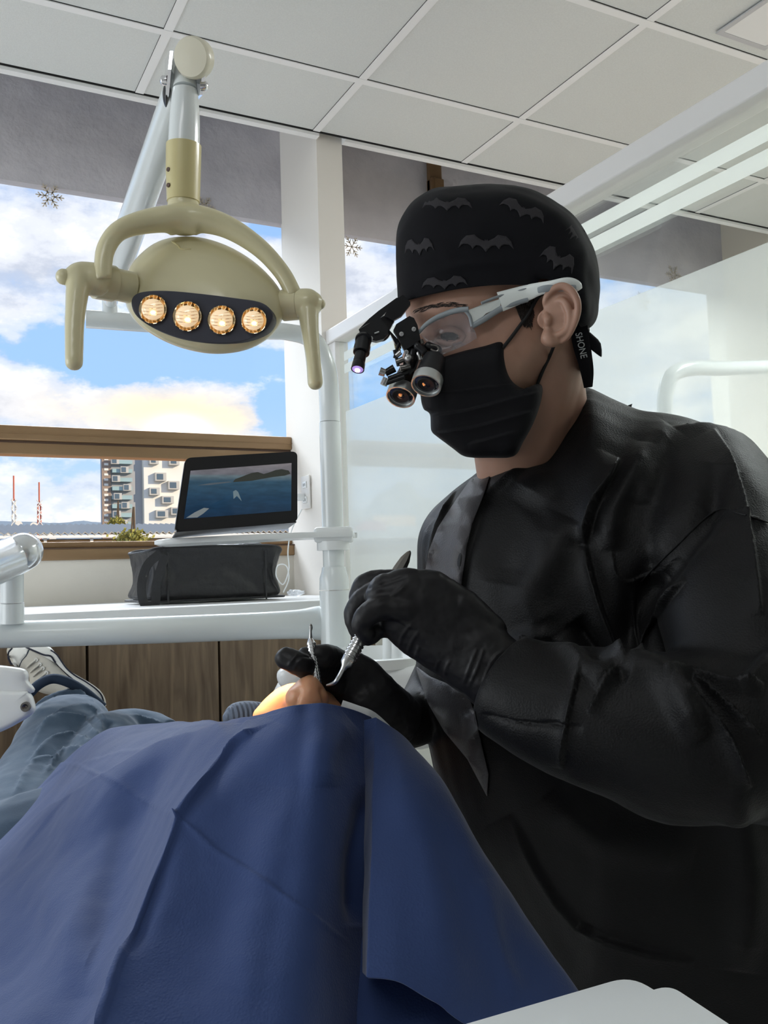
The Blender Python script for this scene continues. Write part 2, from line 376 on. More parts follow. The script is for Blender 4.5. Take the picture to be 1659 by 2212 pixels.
MT = dict(
    tile=mat('ceiling_tile_white', (.745, .76, .745), .9, bump=[('n', 300, .25, .002), ('n', 40, .1, .002)], var=(220, (.695, .71, .695), .2)),
    bar=mat('ceiling_bar_white', (.90, .90, .90), .6), gap=mat('ceiling_gap_dark', (.02, .02, .02), .9),
    wall=mat('wall_white_paint', (.80, .80, .79), .85, bump=[('n', 120, .08, .001)]),
    cream=mat('wall_cream_paint', (.82, .74, .62), .85), pillar=mat('pillar_white_paint', (.86, .82, .76), .8, bump=[('n', 90, .06, .001)]),
    plaster=mat('sill_plaster', (.78, .74, .66), .9, bump=[('n', 50, .2, .003)], var=(9, (.70, .67, .60), .3)),
    concrete=mat('bare_concrete', (.74, .71, .74), .95, bump=[('n', 35, .5, .006), ('n', 160, .3, .002)], var=(7, (.56, .54, .58), .25)),
    floor=mat('floor_vinyl', (.55, .53, .50), .5, var=(5, (.48, .46, .44), .2)),
    bronze=mat('bronze_aluminium', (.30, .19, .10), .38, metal=.35), bronze_d=mat('bronze_dark_gasket', (.10, .06, .04), .5, metal=.2),  # second bronze is the darker one, for gaskets and sleeve screws
    counter=mat('counter_white_laminate', (.84, .84, .83), .35), wood=wood_mat(),
    rail=mat('rail_white_aluminium', (.84, .82, .80), .35), glass=glassy('clear_glass', 0, (1, 1, 1), .02, (.95, .975, .965)),
    film=glassy('frosted_film', .28, (.93, .96, .95), .3, (.99, 1, .995), .55), stripe=glassy('frosted_stripe', .60, (.93, .96, .94), .3, (1, 1, 1), .5),
    winglass=glassy('window_glass', 0, (1, 1, 1), .01, (.98, .99, 1), gloss=.03), flake=mat('snowflake_sticker', (.80, .74, .64), .8),
    ivory=mat('ivory_plastic', (.72, .66, .42), .28, coat=.3, spec=.5), ivory_d=mat('ivory_sleeve_plastic', (.66, .58, .30), .3, coat=.3),
    enamel=mat('white_enamel', (.80, .84, .84), .22, coat=.4), whitep=mat('white_plastic', (.86, .88, .88), .3, coat=.2),
    black=mat('black_plastic', (.012, .012, .014), .35), blackm=mat('black_anodised_metal', (.015, .015, .017), .32, metal=.3),
    chrome=mat('chrome', (.80, .80, .82), .12, metal=1), steel=mat('brushed_steel', (.52, .52, .52), .28, metal=1), darksteel=mat('dark_steel', (.22, .21, .20), .3, metal=1),
    silver=mat('silver_ring', (.62, .64, .64), .3, metal=.8), lampface=mat('lamp_face_grey', (.045, .047, .065), .45),
    reflector=mat('reflector_gold', (.95, .72, .42), .12, metal=1, bump=[('w', 40, .8, .01)]), bulb=mat('bulb_glow', (1, .8, .5), .3, emit=((1, .72, .34), 9)),
    lensglow=mat('lens_warm_glow', (.9, .7, .5), .12, emit=((1, .72, .42), .5), coat=1),
    skin=mat('skin', (.42, .25, .18), .45, sss=.15, sscale=.006, bump=[('n', 260, .12, .001), ('v', 700, .05, .0005)], var=(30, (.36, .20, .145), .35)),
    skinp=mat('patient_skin', (.60, .30, .17), .42, sss=.35, sscale=.012, ssr=(1, .35, .12), bump=[('n', 300, .12, .001)]),
    hair=mat('dark_hair', (.018, .012, .010), .6, bump=[('n', 900, .5, .002)]),
    gown=mat('gown_black_fabric', (.0046, .0045, .005), .52, spec=.25, sheen=.04, bump=[('v', 620, .35, .0006)]),
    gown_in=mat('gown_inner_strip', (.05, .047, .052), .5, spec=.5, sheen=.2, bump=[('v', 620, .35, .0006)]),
    cap=mat('cap_cotton_black', (.006, .006, .008), .85, spec=.2, sheen=.04, bump=[('n', 900, .2, .0008)]), print=mat('cap_print_grey', (.038, .036, .040), .85, spec=.2),
    mask=mat('mask_black', (.005, .005, .007), .7, spec=.25, sheen=.03, bump=[('v', 900, .2, .0005)]),
    glove=mat('glove_black_nitrile', (.010, .0095, .011), .46, spec=.35, bump=[('n', 90, .25, .002)]), cord=mat('black_cord', (.01, .01, .01), .8),
    drape=mat('drape_blue_nonwoven', (.040, .072, .20), .75, spec=.3, sheen=.25, sheenr=.4, bump=[('v', 520, .35, .0008), ('n', 14, .2, .01)]),
    denim=mat('denim', (.065, .105, .16), .9, sheen=.2, bump=[('n', 500, .3, .001), ('n', 30, .2, .006)], var=(14, (.035, .06, .10), .4)),
    denim_d=mat('denim_dark', (.02, .035, .065), .9), canvas=mat('shoe_canvas', (.62, .58, .50), .85, bump=[('n', 300, .25, .001)]), rubber=mat('shoe_rubber', (.78, .76, .70), .5), navy=mat('shoe_stripe', (.012, .014, .03), .6),
    uphol=mat('ribbed_upholstery', (.12, .15, .21), .6, bump=[('w', 60, .6, .004)]),
    bag=mat('bag_black_nylon', (.014, .014, .016), .5, spec=.6, bump=[('n', 30, .5, .01)]),
    plasticwrap=glassy('clear_wrap', .45, (.9, .92, .95), .1, gloss=.3), socket=mat('socket_white', (.82, .80, .76), .4),
    ventg=mat('panel_light_grey', (.86, .86, .86), .5, emit=None), ventf=mat('panel_frame_grey', (.55, .55, .57), .5),
    lens=mat('lens_coated', (.02, .02, .03), .04, coat=1, spec=1), led=mat('led_lilac', (1, 1, 1), .3, emit=((.85, .8, 1), 6)),
    goggle=glassy('safety_lens', .10, (.8, .82, .86), .05, (.93, .93, .95), gloss=.05), goggle_f=mat('white_goggle_frame', (.78, .82, .80), .25, coat=.5), goggle_g=mat('grey_goggle_trim', (.26, .29, .31), .35))

def add_translucent(m, col, w):
    nt = m.node_tree; b = nt.nodes['Principled BSDF']; out = nt.nodes['Material Output']
    t = nt.nodes.new('ShaderNodeBsdfTranslucent'); t.inputs[0].default_value = (*col, 1); x = nt.nodes.new('ShaderNodeMixShader'); x.inputs[0].default_value = w
    nt.links.new(b.outputs[0], x.inputs[1]); nt.links.new(t.outputs[0], x.inputs[2]); nt.links.new(x.outputs[0], out.inputs[0])
add_translucent(MT['drape'], (.25, .30, .60), .16); add_translucent(MT['flake'], (.85, .78, .66), .55)
# ---------------------------------------------------------------- the room
D, WIN, CE, XP = 2.6, 2.925, 1.4144, 1.2
struct('floor', bx(-2.6, 3.45, -3.0, WIN, -EYE-.05, -EYE), MT['floor'])
struct('wall_left', bx(-2.7, -2.6, -3.0, WIN, -EYE, CE+.3), MT['wall'])
struct('wall_back', bx(-2.7, 3.5, -3.1, -3.0, -EYE, CE+.3), mat('wall_back_low_bounce', (.42, .42, .41), .85))  # unseen wall, greyed to cut bounce light into the room
struct('wall_right', bx(3.36, 3.46, -3.0, WIN+.1, -EYE, CE+.5), MT['cream'])
struct('sun_block_slab', bx(-2.7, 3.5, -3.1, WIN+.5, CE+.5, CE+.55), MT['concrete'])  # unseen slab added to keep the sun from leaking onto the beam
struct('ceiling', bx(-2.6, 3.36, -3.0, D-.03, CE, CE+.02), MT['tile'])
g = G()
for i in range(-6, 5):
    x = .585+.561*i; bx(x-.012, x+.012, -3, D-.03, CE-.003, CE+.001, g=g)
for i in range(0, 10):
    y = 2.245-.561*i; bx(-2.6, 3.36, y-.012, y+.012, CE-.004, CE+.001, g=g)
struct('trim_1', g, MT['bar'])
g = G()                                                       # thin dark joints beside the bars
for i in range(0, 10):
    y = 2.245-.561*i; bx(-2.6, 3.36, y-.0138, y-.012, CE-.0015, CE+.001, g=g)
for i in range(-6, 5):
    x = .585+.561*i; bx(x-.0130, x-.012, -3, D-.03, CE-.0012, CE+.001, g=g)
struct('trim_2', g, MT['gap'])
g = bx(-2.6, 1.158, D-.025, D, CE-.014, CE+.012); bx(1.249, 3.36, D-.025, D, CE-.014, CE+.012, g=g)
struct('trim_3', g, MT['bar'])
struct('trim_4', bx(-2.6, 3.36, D-.028, D-.024, CE-.004, CE+.1), MT['gap'])
# window wall: everything stands in the recess between y = 2.6 and 2.93
struct('trim_5', bx(-2.6, 3.36, WIN+.03, WIN+.3, 1.36, CE+.5, g=bx(-2.6, 3.36, WIN-.006, WIN+.03, 1.236, CE+.5)), MT['concrete'])
struct('wall_front', bx(-2.6, 3.36, WIN-.04, WIN+.12, -EYE, .062), MT['plaster'])
g = bx(1.158, 1.249, D, WIN+.001, -EYE, CE+.5); struct('wall_pillar', g, MT['pillar'])
def window(n, x0, x1, verts=()):
    w = thing('window_%d' % n, '', '', W((x0+x1)/2, WIN, .06)); del w['label']; del w['category']; w['kind'] = 'structure'
    f = bx(x0, x1, WIN-.05, WIN+.03, .425, .469, .004); bx(x0, x1, WIN-.035, WIN+.03, .384, .4245, .003, g=f)
    bx(x0, x1, WIN-.05, WIN+.03, .062, .100, .004, g=f); bx(x0, x1, WIN-.03, WIN+.03, .1005, .118, .003, g=f)
    bx(x0, x1, WIN-.052, WIN-.05, .444, .447, g=f)
    make('window_frame', f, MT['bronze'], w)
    s = bx(x0, x1, WIN-.036, WIN-.034, .418, .4245); bx(x0, x1, WIN-.052, WIN-.05, .096, .100, g=s)
    make('gasket', s, MT['bronze_d'], w)
    for xa, za, zb in verts:
        v = bx(xa, xa+.055, WIN-.045, WIN+.03, za, zb, .004); bx(xa+.012, xa+.018, WIN-.048, WIN-.045, za, zb, g=v); make('mullion', v, MT['bronze'], w)
    make('window_pane', bx(x0, x1, WIN-.004, WIN, .118, 1.236), MT['winglass'], w, smooth=False)
window(1, -2.6, 1.158); window(2, 1.249, 3.36, [(1.762, 1.236, 1.50)])
# visible stretch of the tall post on the outer face of the beam
struct('trim_6', bx(1.762, 1.817, WIN-.03, WIN-.007, 1.30, CE+.45, .003), MT['bronze'])
# snowflake stickers on the glass
def flake_geo(r, kind):
    g = G()
    for k in range(6):
        a = math.pi/3*k; ux, uz = math.cos(a), math.sin(a)
        def bar(p, q, w):
            p, q = Vector(p), Vector(q); t = (q-p).normalized(); c = (p+q)/2
            box(g, c, ((q-p).length+w*.4, .0012, w), Matrix(((t.x, 0, -t.z), (0, 1, 0), (t.z, 0, t.x))))
        bar((ux*r*(.12 if kind else 0), 0, uz*r*(.12 if kind else 0)), (ux*r, 0, uz*r), r*.075)
        for f, l in ((.38, .32), (.66, .26)):
            for s in (-1, 1):
                b = a+s*math.pi/4; bar((ux*r*f, 0, uz*r*f), (ux*r*f+math.cos(b)*r*l, 0, uz*r*f+math.sin(b)*r*l), r*.07)
        if kind:
            b = math.pi/3*(k+1); bar((ux*r*.34, 0, uz*r*.34), (math.cos(b)*r*.34, 0, math.sin(b)*r*.34), r*.08)
    return g
for px, py, r, kind, lab in ((108, 424, .042, 1, 'snowflake sticker high on the window glass, leftmost, left of the lamp arm'),
                         (441, 447, .040, 1, 'snowflake sticker half hidden beside the ivory neck of the dental lamp'),
                         (760, 533, .042, 0, 'snowflake sticker on the glass just right of the white pillar'),
                         (1455, 594, .048, 1, 'snowflake sticker over the concrete edge, seen above the frosted film'),
                         (1388, 650, .046, 0, 'faint snowflake sticker lowest of all, crossing the frosted film edge')):
    c = atY(px, py, WIN-.009); gg = flake_geo(r, kind)
    for v in gg.v: v += c
    tag(make('snowflake_sticker', gg, MT['flake'], smooth=False), lab, 'sticker', 'snowflake stickers on the windows')
# partition
pt = thing('glass_partition', 'glass partition with white top rail, two frosted stripes and frosted lower film', 'partition', W(XP, 1.0, -EYE))
y0 = -2.9
make('top_rail', bx(XP-.028, XP+.028, y0, D, .727, .772, .004), MT['rail'], pt, smooth=False)
make('bottom_rail', bx(XP-.028, XP+.028, y0, D, -EYE, -EYE+.05, .004), MT['rail'], pt, smooth=False)
make('wall_post', bx(XP-.02, XP+.02, D-.05, D, -EYE+.05, .727, .003), MT['rail'], pt, smooth=False)
make('glass_pane', bx(XP-.004, XP+.004, y0, D-.05, -EYE+.05, .727), MT['glass'], pt, smooth=False)
make('frosted_film', bx(XP-.0055, XP-.0045, y0, D-.085, -EYE+.05, .497), MT['film'], pt, smooth=False, label='frosted film over the lower glass')
for z0, z1 in ((.657, .684), (.617, .645)):
    make('frosted_stripe', bx(XP-.0055, XP-.0045, y0, D-.085, z0, z1), MT['stripe'], pt, smooth=False)
# ceiling light
cl = thing('ceiling_light', 'slim pale ceiling light panel in the top right corner', 'ceiling light', W(2.0, 1.3, CE))
g = G()
for a in ((1.905, 1.92, .99, 1.635), (2.08, 2.095, .99, 1.635), (1.92, 2.08, 1.62, 1.635), (1.92, 2.08, .99, 1.005)): bx(*a, CE-.008, CE-.0042, g=g)
make('frame', g, MT['ventf'], cl, smooth=False); make('diffuser', bx(1.92, 2.08, 1.005, 1.62, CE-.007, CE-.0042), MT['ventg'], cl, smooth=False)

#@@P2
# ---------------------------------------------------------------- town outside the windows
MO = dict(
    steel=mat('ribbed_roof_steel', (.42, .39, .34), .5), wallo=mat('orange_render', (.62, .30, .14), .9), dark=mat('shed_dark_wall', (.30, .26, .22), .9),  # dark is the browner wall tone of the shed clerestory
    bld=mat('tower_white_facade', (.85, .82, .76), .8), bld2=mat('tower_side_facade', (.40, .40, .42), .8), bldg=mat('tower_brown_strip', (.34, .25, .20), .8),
    win=mat('tower_window_glass', (.10, .14, .18), .15), winb=mat('tower_balcony_glass', (.35, .48, .50), .2), box=mat('bay_frame', (.55, .52, .48), .7),
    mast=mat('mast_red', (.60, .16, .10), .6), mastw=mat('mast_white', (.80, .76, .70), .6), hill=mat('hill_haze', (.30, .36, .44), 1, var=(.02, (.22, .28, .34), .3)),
    hill2=mat('hill_green', (.34, .36, .30), 1, var=(.05, (.42, .42, .38), .3)), leaf=mat('yellow_green_leaves', (.34, .30, .06), .8), trunk=mat('tree_trunk', (.12, .08, .05), .9),
    peach=mat('peach_render', (.80, .52, .26), .9), redroof=mat('red_tile_roof', (.50, .13, .07), .8), ground=mat('town_ground', (.25, .25, .22), 1), greyw=mat('grey_block_wall', (.45, .45, .44), .9))
struct('terrain', bx(-400, 900, 4, 1500, -14.2, -14), MO['ground'])
# tower block, 70 m away
YB = 70.0
t = thing('apartment_tower', 'tall apartment tower with bright white facade and dark bay windows beyond the roofs', 'building', atY(300, 1130, YB))
a, b, c_ = atY(222, 1000, YB), atY(306, 1000, YB), atY(420, 1000, YB); zt = atY(300, 962, YB).z-EYE
zb = -14.0
def wpt(p, z): return Vector((p.x, p.y, EYE+z))
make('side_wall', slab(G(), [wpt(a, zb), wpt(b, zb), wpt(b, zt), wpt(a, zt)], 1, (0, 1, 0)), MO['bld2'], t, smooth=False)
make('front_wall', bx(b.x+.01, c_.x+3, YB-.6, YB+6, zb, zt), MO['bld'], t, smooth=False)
make('brown_strip', bx(a.x-.1, a.x+.55, YB-.15, YB-.01, zb, zt), MO['bldg'], t, smooth=False)
for i, (x0, y0_, x1, y1_) in enumerate([(328, 1024, 352, 1042), (356, 1042, 380, 1060), (316, 1056, 338, 1072), (343, 1074, 368, 1090), (330, 1104, 356, 1120), (316, 992, 336, 1006), (358, 990, 380, 1008), (362, 1098, 384, 1114)]):
    p, q = atY(x0, y0_, YB), atY(x1, y1_, YB)
    w = make('bay_window', bx(p.x, q.x, YB-1.1, YB-.61, q.z-EYE, p.z-EYE), MO['box'], t, smooth=False)
    make('pane', bx(p.x+.12, q.x-.25, YB-1.13, YB-1.101, q.z-EYE+.1, p.z-EYE-.1), MO['win'], w, smooth=False)
for r in range(8):
    y_ = 995+r*19
    p, q = atY(240, y_, YB), atY(283, y_+9, YB)
    make('balcony', bx(p.x, q.x, YB-.5, YB-.01, q.z-EYE, p.z-EYE), MO['winb'], t, smooth=False)
    xs = 236+[0, 20, 2, 26, 6, 22, 4, 18][r]
    p, q = atY(xs, y_-4, YB), atY(xs+17, y_+10, YB)
    w = make('window_box', bx(p.x, q.x, YB-.8, YB-.51, q.z-EYE, p.z-EYE), MO['box'], t, smooth=False)
    make('pane', bx(p.x+.06, q.x-.2, YB-.83, YB-.801, q.z-EYE+.06, p.z-EYE-.06), MO['win'], w, smooth=False)
for r in range(14):
    p, q = atY(224, 990+r*11, YB), atY(233, 990+r*11+5, YB)
    make('slot_window', bx(p.x, q.x, YB-.19, YB-.151, q.z-EYE, p.z-EYE), MO['bld'], t, smooth=False)
# long shed with corrugated roof, 26 m away
YS = 26.0
t = thing('corrugated_shed', 'long low shed with ribbed metal roof and orange wall below', 'shed', W(3, YS, -14))
l0, r0 = atY(-60, 1131, YS+3), atY(420, 1131, YS+3); zl = atY(200, 1130, YS+3).z-EYE; ze = atY(200, 1152, YS).z-EYE
g = G(); n = 150; x0, x1 = -2.5, 11.0
top = []; bot = []
for i in range(n+1):
    x = x0+(x1-x0)*i/n; dz = .035 if i % 2 else -.035
    top.append(Vector((x, YS+4, EYE+zl+dz))); bot.append(Vector((x, YS, EYE+ze+dz)))
g = G(); g.add(top+bot, [(i, i+1, n+1+i+1, n+1+i) for i in range(n)])
make('roof', g, MO['steel'], t, smooth=False, solid=.03)
make('fascia', bx(x0, x1, YS+.02, YS+.15, ze-.12, ze-.04), MT['rail'], t, smooth=False)
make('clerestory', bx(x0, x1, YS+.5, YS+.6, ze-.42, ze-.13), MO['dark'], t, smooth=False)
g = G()
for k in range(4): bx(x0, x1, YS+.42, YS+.49, ze-.20-.07*k, ze-.17-.07*k, g=g)
make('louvres', g, MO['peach'], t, smooth=False)
make('wall', bx(x0, x1, YS+.3, YS+4, -14, ze-.43), MO['wallo'], t, smooth=False)
for px in (100, 201, 317): p = atY(px, 1160, YS); make('post', bx(p.x-.04, p.x+.04, YS+.2, YS+.3, -14, ze-.05), MT['rail'], t, smooth=False)
for px0, px1 in ((222, 256), (266, 290), (330, 355)):
    p, q = atY(px0, 1168, YS), atY(px1, 1176, YS); make('window', bx(p.x, q.x, YS+.25, YS+.29, ze-1.0, ze-.5), MO['winb'], t, smooth=False)
# two masts
for px, ytop, yb, red, lab in ((85, 1052, 1130, 1, 'red and white lattice antenna mast with dish drums'), (30, 1038, 1130, 0, 'slender pale antenna mast at the far left of the window')):
    Y_ = 60.0; p0, p1 = atY(px, yb, Y_), atY(px, ytop, Y_); p0.z = EYE-14
    t = thing('antenna_mast', lab, 'mast', p0); hgt = p1.z-EYE; w = .22
    g = G()
    for sx in (-1, 1):
        for sy in (-1, 1): tube(g, [p0+Vector((sx*w, sy*w, 0)), Vector((p0.x+sx*w*.35, Y_+sy*w*.35, EYE+hgt*.82))], .04, 6, 1)
    make('lattice_leg', g, MO['mast' if red else 'mastw'], t)
    g = G(); zz = -2.
    while zz < hgt*.8:
        for sy in (-1,):
            tube(g, [Vector((p0.x-w*.8, Y_+sy*w*.8, EYE+zz)), Vector((p0.x+w*.8, Y_+sy*w*.8, EYE+zz+.5))], .03, 6, 1)
            tube(g, [Vector((p0.x+w*.8, Y_+sy*w*.8, EYE+zz)), Vector((p0.x-w*.8, Y_+sy*w*.8, EYE+zz+.5))], .03, 6, 1)
        zz += .55
    make('brace', g, MO['mastw'], t)
    make('spire', tube(G(), [Vector((p0.x, Y_, EYE+hgt*.8)), Vector((p0.x, Y_, EYE+hgt+.3))], .05, 8, 1), MO['mast'], t)
    for k, (dx, dz) in enumerate(((-.9, 0), (.75, -.1), (.3, .5), (-.35, .9), (.55, .35)) if red else ((.25, .8), (-.3, .3), (.2, -.2))):
        make('antenna_drum', lathe(G(), Vector((p0.x+dx, Y_-.3, EYE+hgt*.45+dz*.9)), (0, 1, 0), [(0, .02), (0, .22), (.3, .22), (.3, .02)], 14), MO['mastw'], t)
    if red: make('platform', bx(p0.x-1.1, p0.x+1.0, Y_-.2, Y_+.2, hgt*.45-.35, hgt*.45-.25), MO['mast'], t, smooth=False)
# hills
def ridge(name, pts, Y_, m, lab, depth=60, seed=0):
    rg = random.Random(seed); g = G(); rows = []
    pp = catmull(pts, 8)
    for k in range(9):
        row = []
        for q in pp:
            p = atY(q[0], q[1], Y_); h0 = EYE-14; f = 1-(k/8)
            row.append(Vector((p.x, Y_-depth*(k/8), h0+(p.z-h0)*f**.8+rg.uniform(-1, 1)*Y_*.0012*(1 if 0 < k < 8 else .3))))
        rows.append(row)
    loft(g, rows, caps=False, closed=False)
    back = [[Vector((v.x, v.y, v.z)) for v in rows[0]], [Vector((v.x, Y_+depth, EYE-14)) for v in rows[0]]]
    loft(g, back, caps=False, closed=False)
    return tag(make(name, g, m, angle=180), lab, 'hill')
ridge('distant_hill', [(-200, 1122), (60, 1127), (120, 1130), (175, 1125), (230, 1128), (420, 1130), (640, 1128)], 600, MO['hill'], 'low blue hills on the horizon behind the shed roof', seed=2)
ridge('mountain', [(640, 1118), (740, 1104), (790, 1096), (815, 1068), (838, 1060), (862, 1042), (888, 1046), (905, 1070), (940, 1080), (1000, 1085), (1100, 1070), (1250, 1060), (1400, 1080), (1650, 1090)], 700, MO['hill2'], 'rocky mountain seen through the frosted partition left of the dentist', seed=5)
t = thing('peach_house', 'flat peach coloured house seen through the frosted glass', 'building', atY(850, 1165, 50))
p, q = atY(806, 1113, 50), atY(898, 1136, 50)
make('upper_wall', bx(p.x, q.x, 50, 56, q.z-EYE, p.z-EYE), MO['peach'], t, smooth=False)
make('lower_wall', bx(p.x-.3, q.x+4, 49.9, 56, -14, q.z-EYE-.01), MO['greyw'], t, smooth=False)
t = thing('red_roof_house', 'house with red tiled gable roof behind frosted glass', 'building', atY(780, 1165, 46))
p, q, r_ = atY(756, 1146, 46), atY(790, 1126, 46), atY(806, 1146, 46)
g = G(); q1 = atY(830, 1126, 46); r1 = atY(835, 1146, 46)
make('roof', slab(G(), [p, q, q1, r1, r_], 3, (0, 1, 0)), MO['redroof'], t, smooth=False)
make('wall', bx(p.x, r1.x, 46.2, 49, -14, p.z-EYE-.01), MO['greyw'], t, smooth=False)
# leafy tree tops beside the shed
def tree(px, py, w, lab, Y_=24.0, seed=1):
    rg = random.Random(seed); c = atY(px, py, Y_); t = thing('tree', lab, 'tree', Vector((c.x, Y_, EYE-14)))
    make('trunk', tube(G(), [Vector((c.x, Y_, EYE-14)), Vector((c.x+.1, Y_, c.z-w)), Vector((c.x, Y_, c.z-w*.1))], [.05, .035, .02], 8, 3), MO['trunk'], t)
    g = G()
    for i in range(900):
        v = Vector((rg.gauss(0, w*.5), rg.gauss(0, w*.5), rg.gauss(0, w*.32)-w*.1)); n = Vector((rg.uniform(-1, 1), rg.uniform(-1, 1), rg.uniform(-1, 1))).normalized(); a = n.orthogonal()*.04; b = n.cross(a)
        p = c+v; g.add([p-a*1.4, p-b*.7, p+a*1.4, p+b*.7], [(0, 1, 2, 3)])
    make('foliage', g, MO['leaf'], t, smooth=False)
tree(283, 1164, .34, 'yellow green tree crown in front of the shed wall', seed=3)
tree(252, 1128, .30, 'small yellowish tree top behind the shed roof at the tower foot', 42.0, seed=4)

# ---------------------------------------------------------------- counter and wood cabinets under the window
ZC = -.072
ct = make('worktop', bx(-2.6, 1.155, 2.18, 2.884, ZC-.03, ZC, .003), MT['counter'], smooth=False)
tag(ct, 'long white worktop running below the window sill', 'worktop')
tag(make('worktop_fascia', bx(-2.6, 1.155, 2.20, 2.23, ZC-.072, ZC-.031, .002), MT['counter'], smooth=False), 'white fascia board under the worktop edge behind the round arm', 'panel')
seams = [-2.2, -1.6, -1.0, -.22, atY(190, 1500, 2.2).x, atY(477, 1500, 2.2).x, 1.12]
for i, (a, b) in enumerate(zip(seams[:-1], seams[1:])):
    lab = ['wood grain cabinet far left outside the picture', 'wood grain cabinet left outside the picture', 'wood grain cabinet beside the left frame edge', 'narrow visible wood grain cabinet door at the left edge behind the shoe', 'wood grain cabinet door in the middle between the two dark seams', 'wood grain cabinet door at the right, behind the gloved fingers'][i]
    if i < 3: continue
    c = thing('cabinet', lab, 'cabinet', W((a+b)/2, 2.4, -EYE), 'wood cabinets under the window')
    make('body', bx(a+.002, b-.002, 2.232, 2.88, -EYE+.08, ZC-.073), MT['wood'], c, smooth=False)
    make('door', bx(a+.003, b-.003, 2.205, 2.23, -EYE+.09, ZC-.073, .002), MT['wood'], c, smooth=False)
    make('plinth', bx(a+.002, b-.002, 2.26, 2.86, -EYE, -EYE+.079), MT['black'], c, smooth=False)
# wall outlet on the pillar side
s = thing('wall_outlet', 'white wall outlet plate on the side of the pillar', 'outlet', Vector((1.157, 2.75, EYE+.2)))
p, q = atX(655, 1030, 1.157), atX(672, 1098, 1.157); xo = 1.157
make('plate', box(G(), (xo-.004, (p.y+q.y)/2, (p.z+q.z)/2), (.006, abs(p.y-q.y)+.01, abs(p.z-q.z)), None, .002), MT['socket'], s)
for dz in (-.025, .025):
    make('socket', box(G(), (xo-.0085, (p.y+q.y)/2, (p.z+q.z)/2+dz), (.003, .03, .022), None, .001), MT['whitep'], s)
    g = G()
    for dy in (-.006, .006): box(g, (xo-.0105, (p.y+q.y)/2+dy, (p.z+q.z)/2+dz), (.001, .002, .009))
    make('slot', g, MT['black'], s, smooth=False)
# fabric bag on the worktop
zt = EYE+ZC
b0, b1 = atY(300, 1292, 2.45), atY(612, 1292, 2.45); bw = b1.x-b0.x; by0, by1 = 2.40, 2.68
bg = thing('storage_bag', 'black fabric organiser bag on the worktop under the tablet shelf', 'bag', Vector(((b0.x+b1.x)/2, 2.54, zt)))
rings = []; ht = .142
for k in range(9):
    f = k/8; z = zt+.006+ht*f; ins = .002+.010*math.sin(f*math.pi)*1.2; r = []
    for j in range(72):
        a = 2*math.pi*j/72; ca, sa = math.cos(a), math.sin(a); e = .22
        x = math.copysign(abs(ca)**e, ca); y = math.copysign(abs(sa)**e, sa)
        wob = .007*math.sin(a*5+f*4)*math.sin(f*math.pi)+.004*math.sin(a*11+f*3)*math.sin(f*math.pi)
        r.append(Vector(((b0.x+b1.x)/2+(x*(bw/2-ins*1.3)+ (wob if abs(x) > .9 else 0))+.012*f*(1 if x < 0 else -.6), (by0+by1)/2+y*((by1-by0)/2-ins)+wob, z+(-.006*math.cos(a*2) if k == 8 else 0))))
    rings.append(r)
g = G(); loft(g, rings, caps=False); nb = len(g.v); g.f.append(tuple(range(71, -1, -1)))
me = subdiv(g, 1)
noise_push(me, .005, 16); noise_push(me, .003, 45)
me = subdiv(toG(me), 1)
folds(me, [([(345, 1195), (352, 1240), (330, 1285)], 8, .008, 'r'), ([(380, 1285), (430, 1240), (520, 1200)], 9, .007, 's'), ([(400, 1225), (450, 1255), (500, 1290)], 8, .006, 's'), ([(560, 1195), (585, 1240), (600, 1285)], 8, .007, 's'), ([(470, 1205), (540, 1250), (560, 1285)], 10, -.006, 'r'), ([(375, 1200), (392, 1245), (385, 1290)], 7, .006, 's')], facing=False)
make('bag_body', me, MT['bag'], bg, solid=.002, angle=180)
make('rim_piping', tube(G(), rings[-1]+[rings[-1][0]], .0035, 8, 1), MT['bag'], bg)
make('base_piping', tube(G(), [v+Vector((0, 0, .003)) for v in rings[0]]+[rings[0][0]+Vector((0, 0, .003))], .003, 8, 1), MT['bag'], bg)
for fx in (.16, .83):
    jx = b0.x+bw*fx; make('vertical_seam', tube(G(), [Vector((jx, by0-.001, zt+.004)), Vector((jx+.003, by0+.009, zt+ht*.5)), Vector((jx, by0-.001, zt+ht-.004))], .0025, 8, 4), MT['bag'], bg)
hp = [(b0.x-.002+.05, zt+ht-.004), (b0.x+.012, zt+ht*.75), (b0.x-.004, zt+ht*.4), (b0.x+.002, zt+.006), (b0.x+.03, zt+.004), (b0.x+.035, zt+.06), (b0.x+.06, zt+ht-.01)]
make('handle_strap', tube(G(), [Vector((x, by0-.004, z)) for x, z in hp], [(.0015, .012)]*len(hp), 8, 6, ref=(1, 0, 0)), MT['bag'], bg)
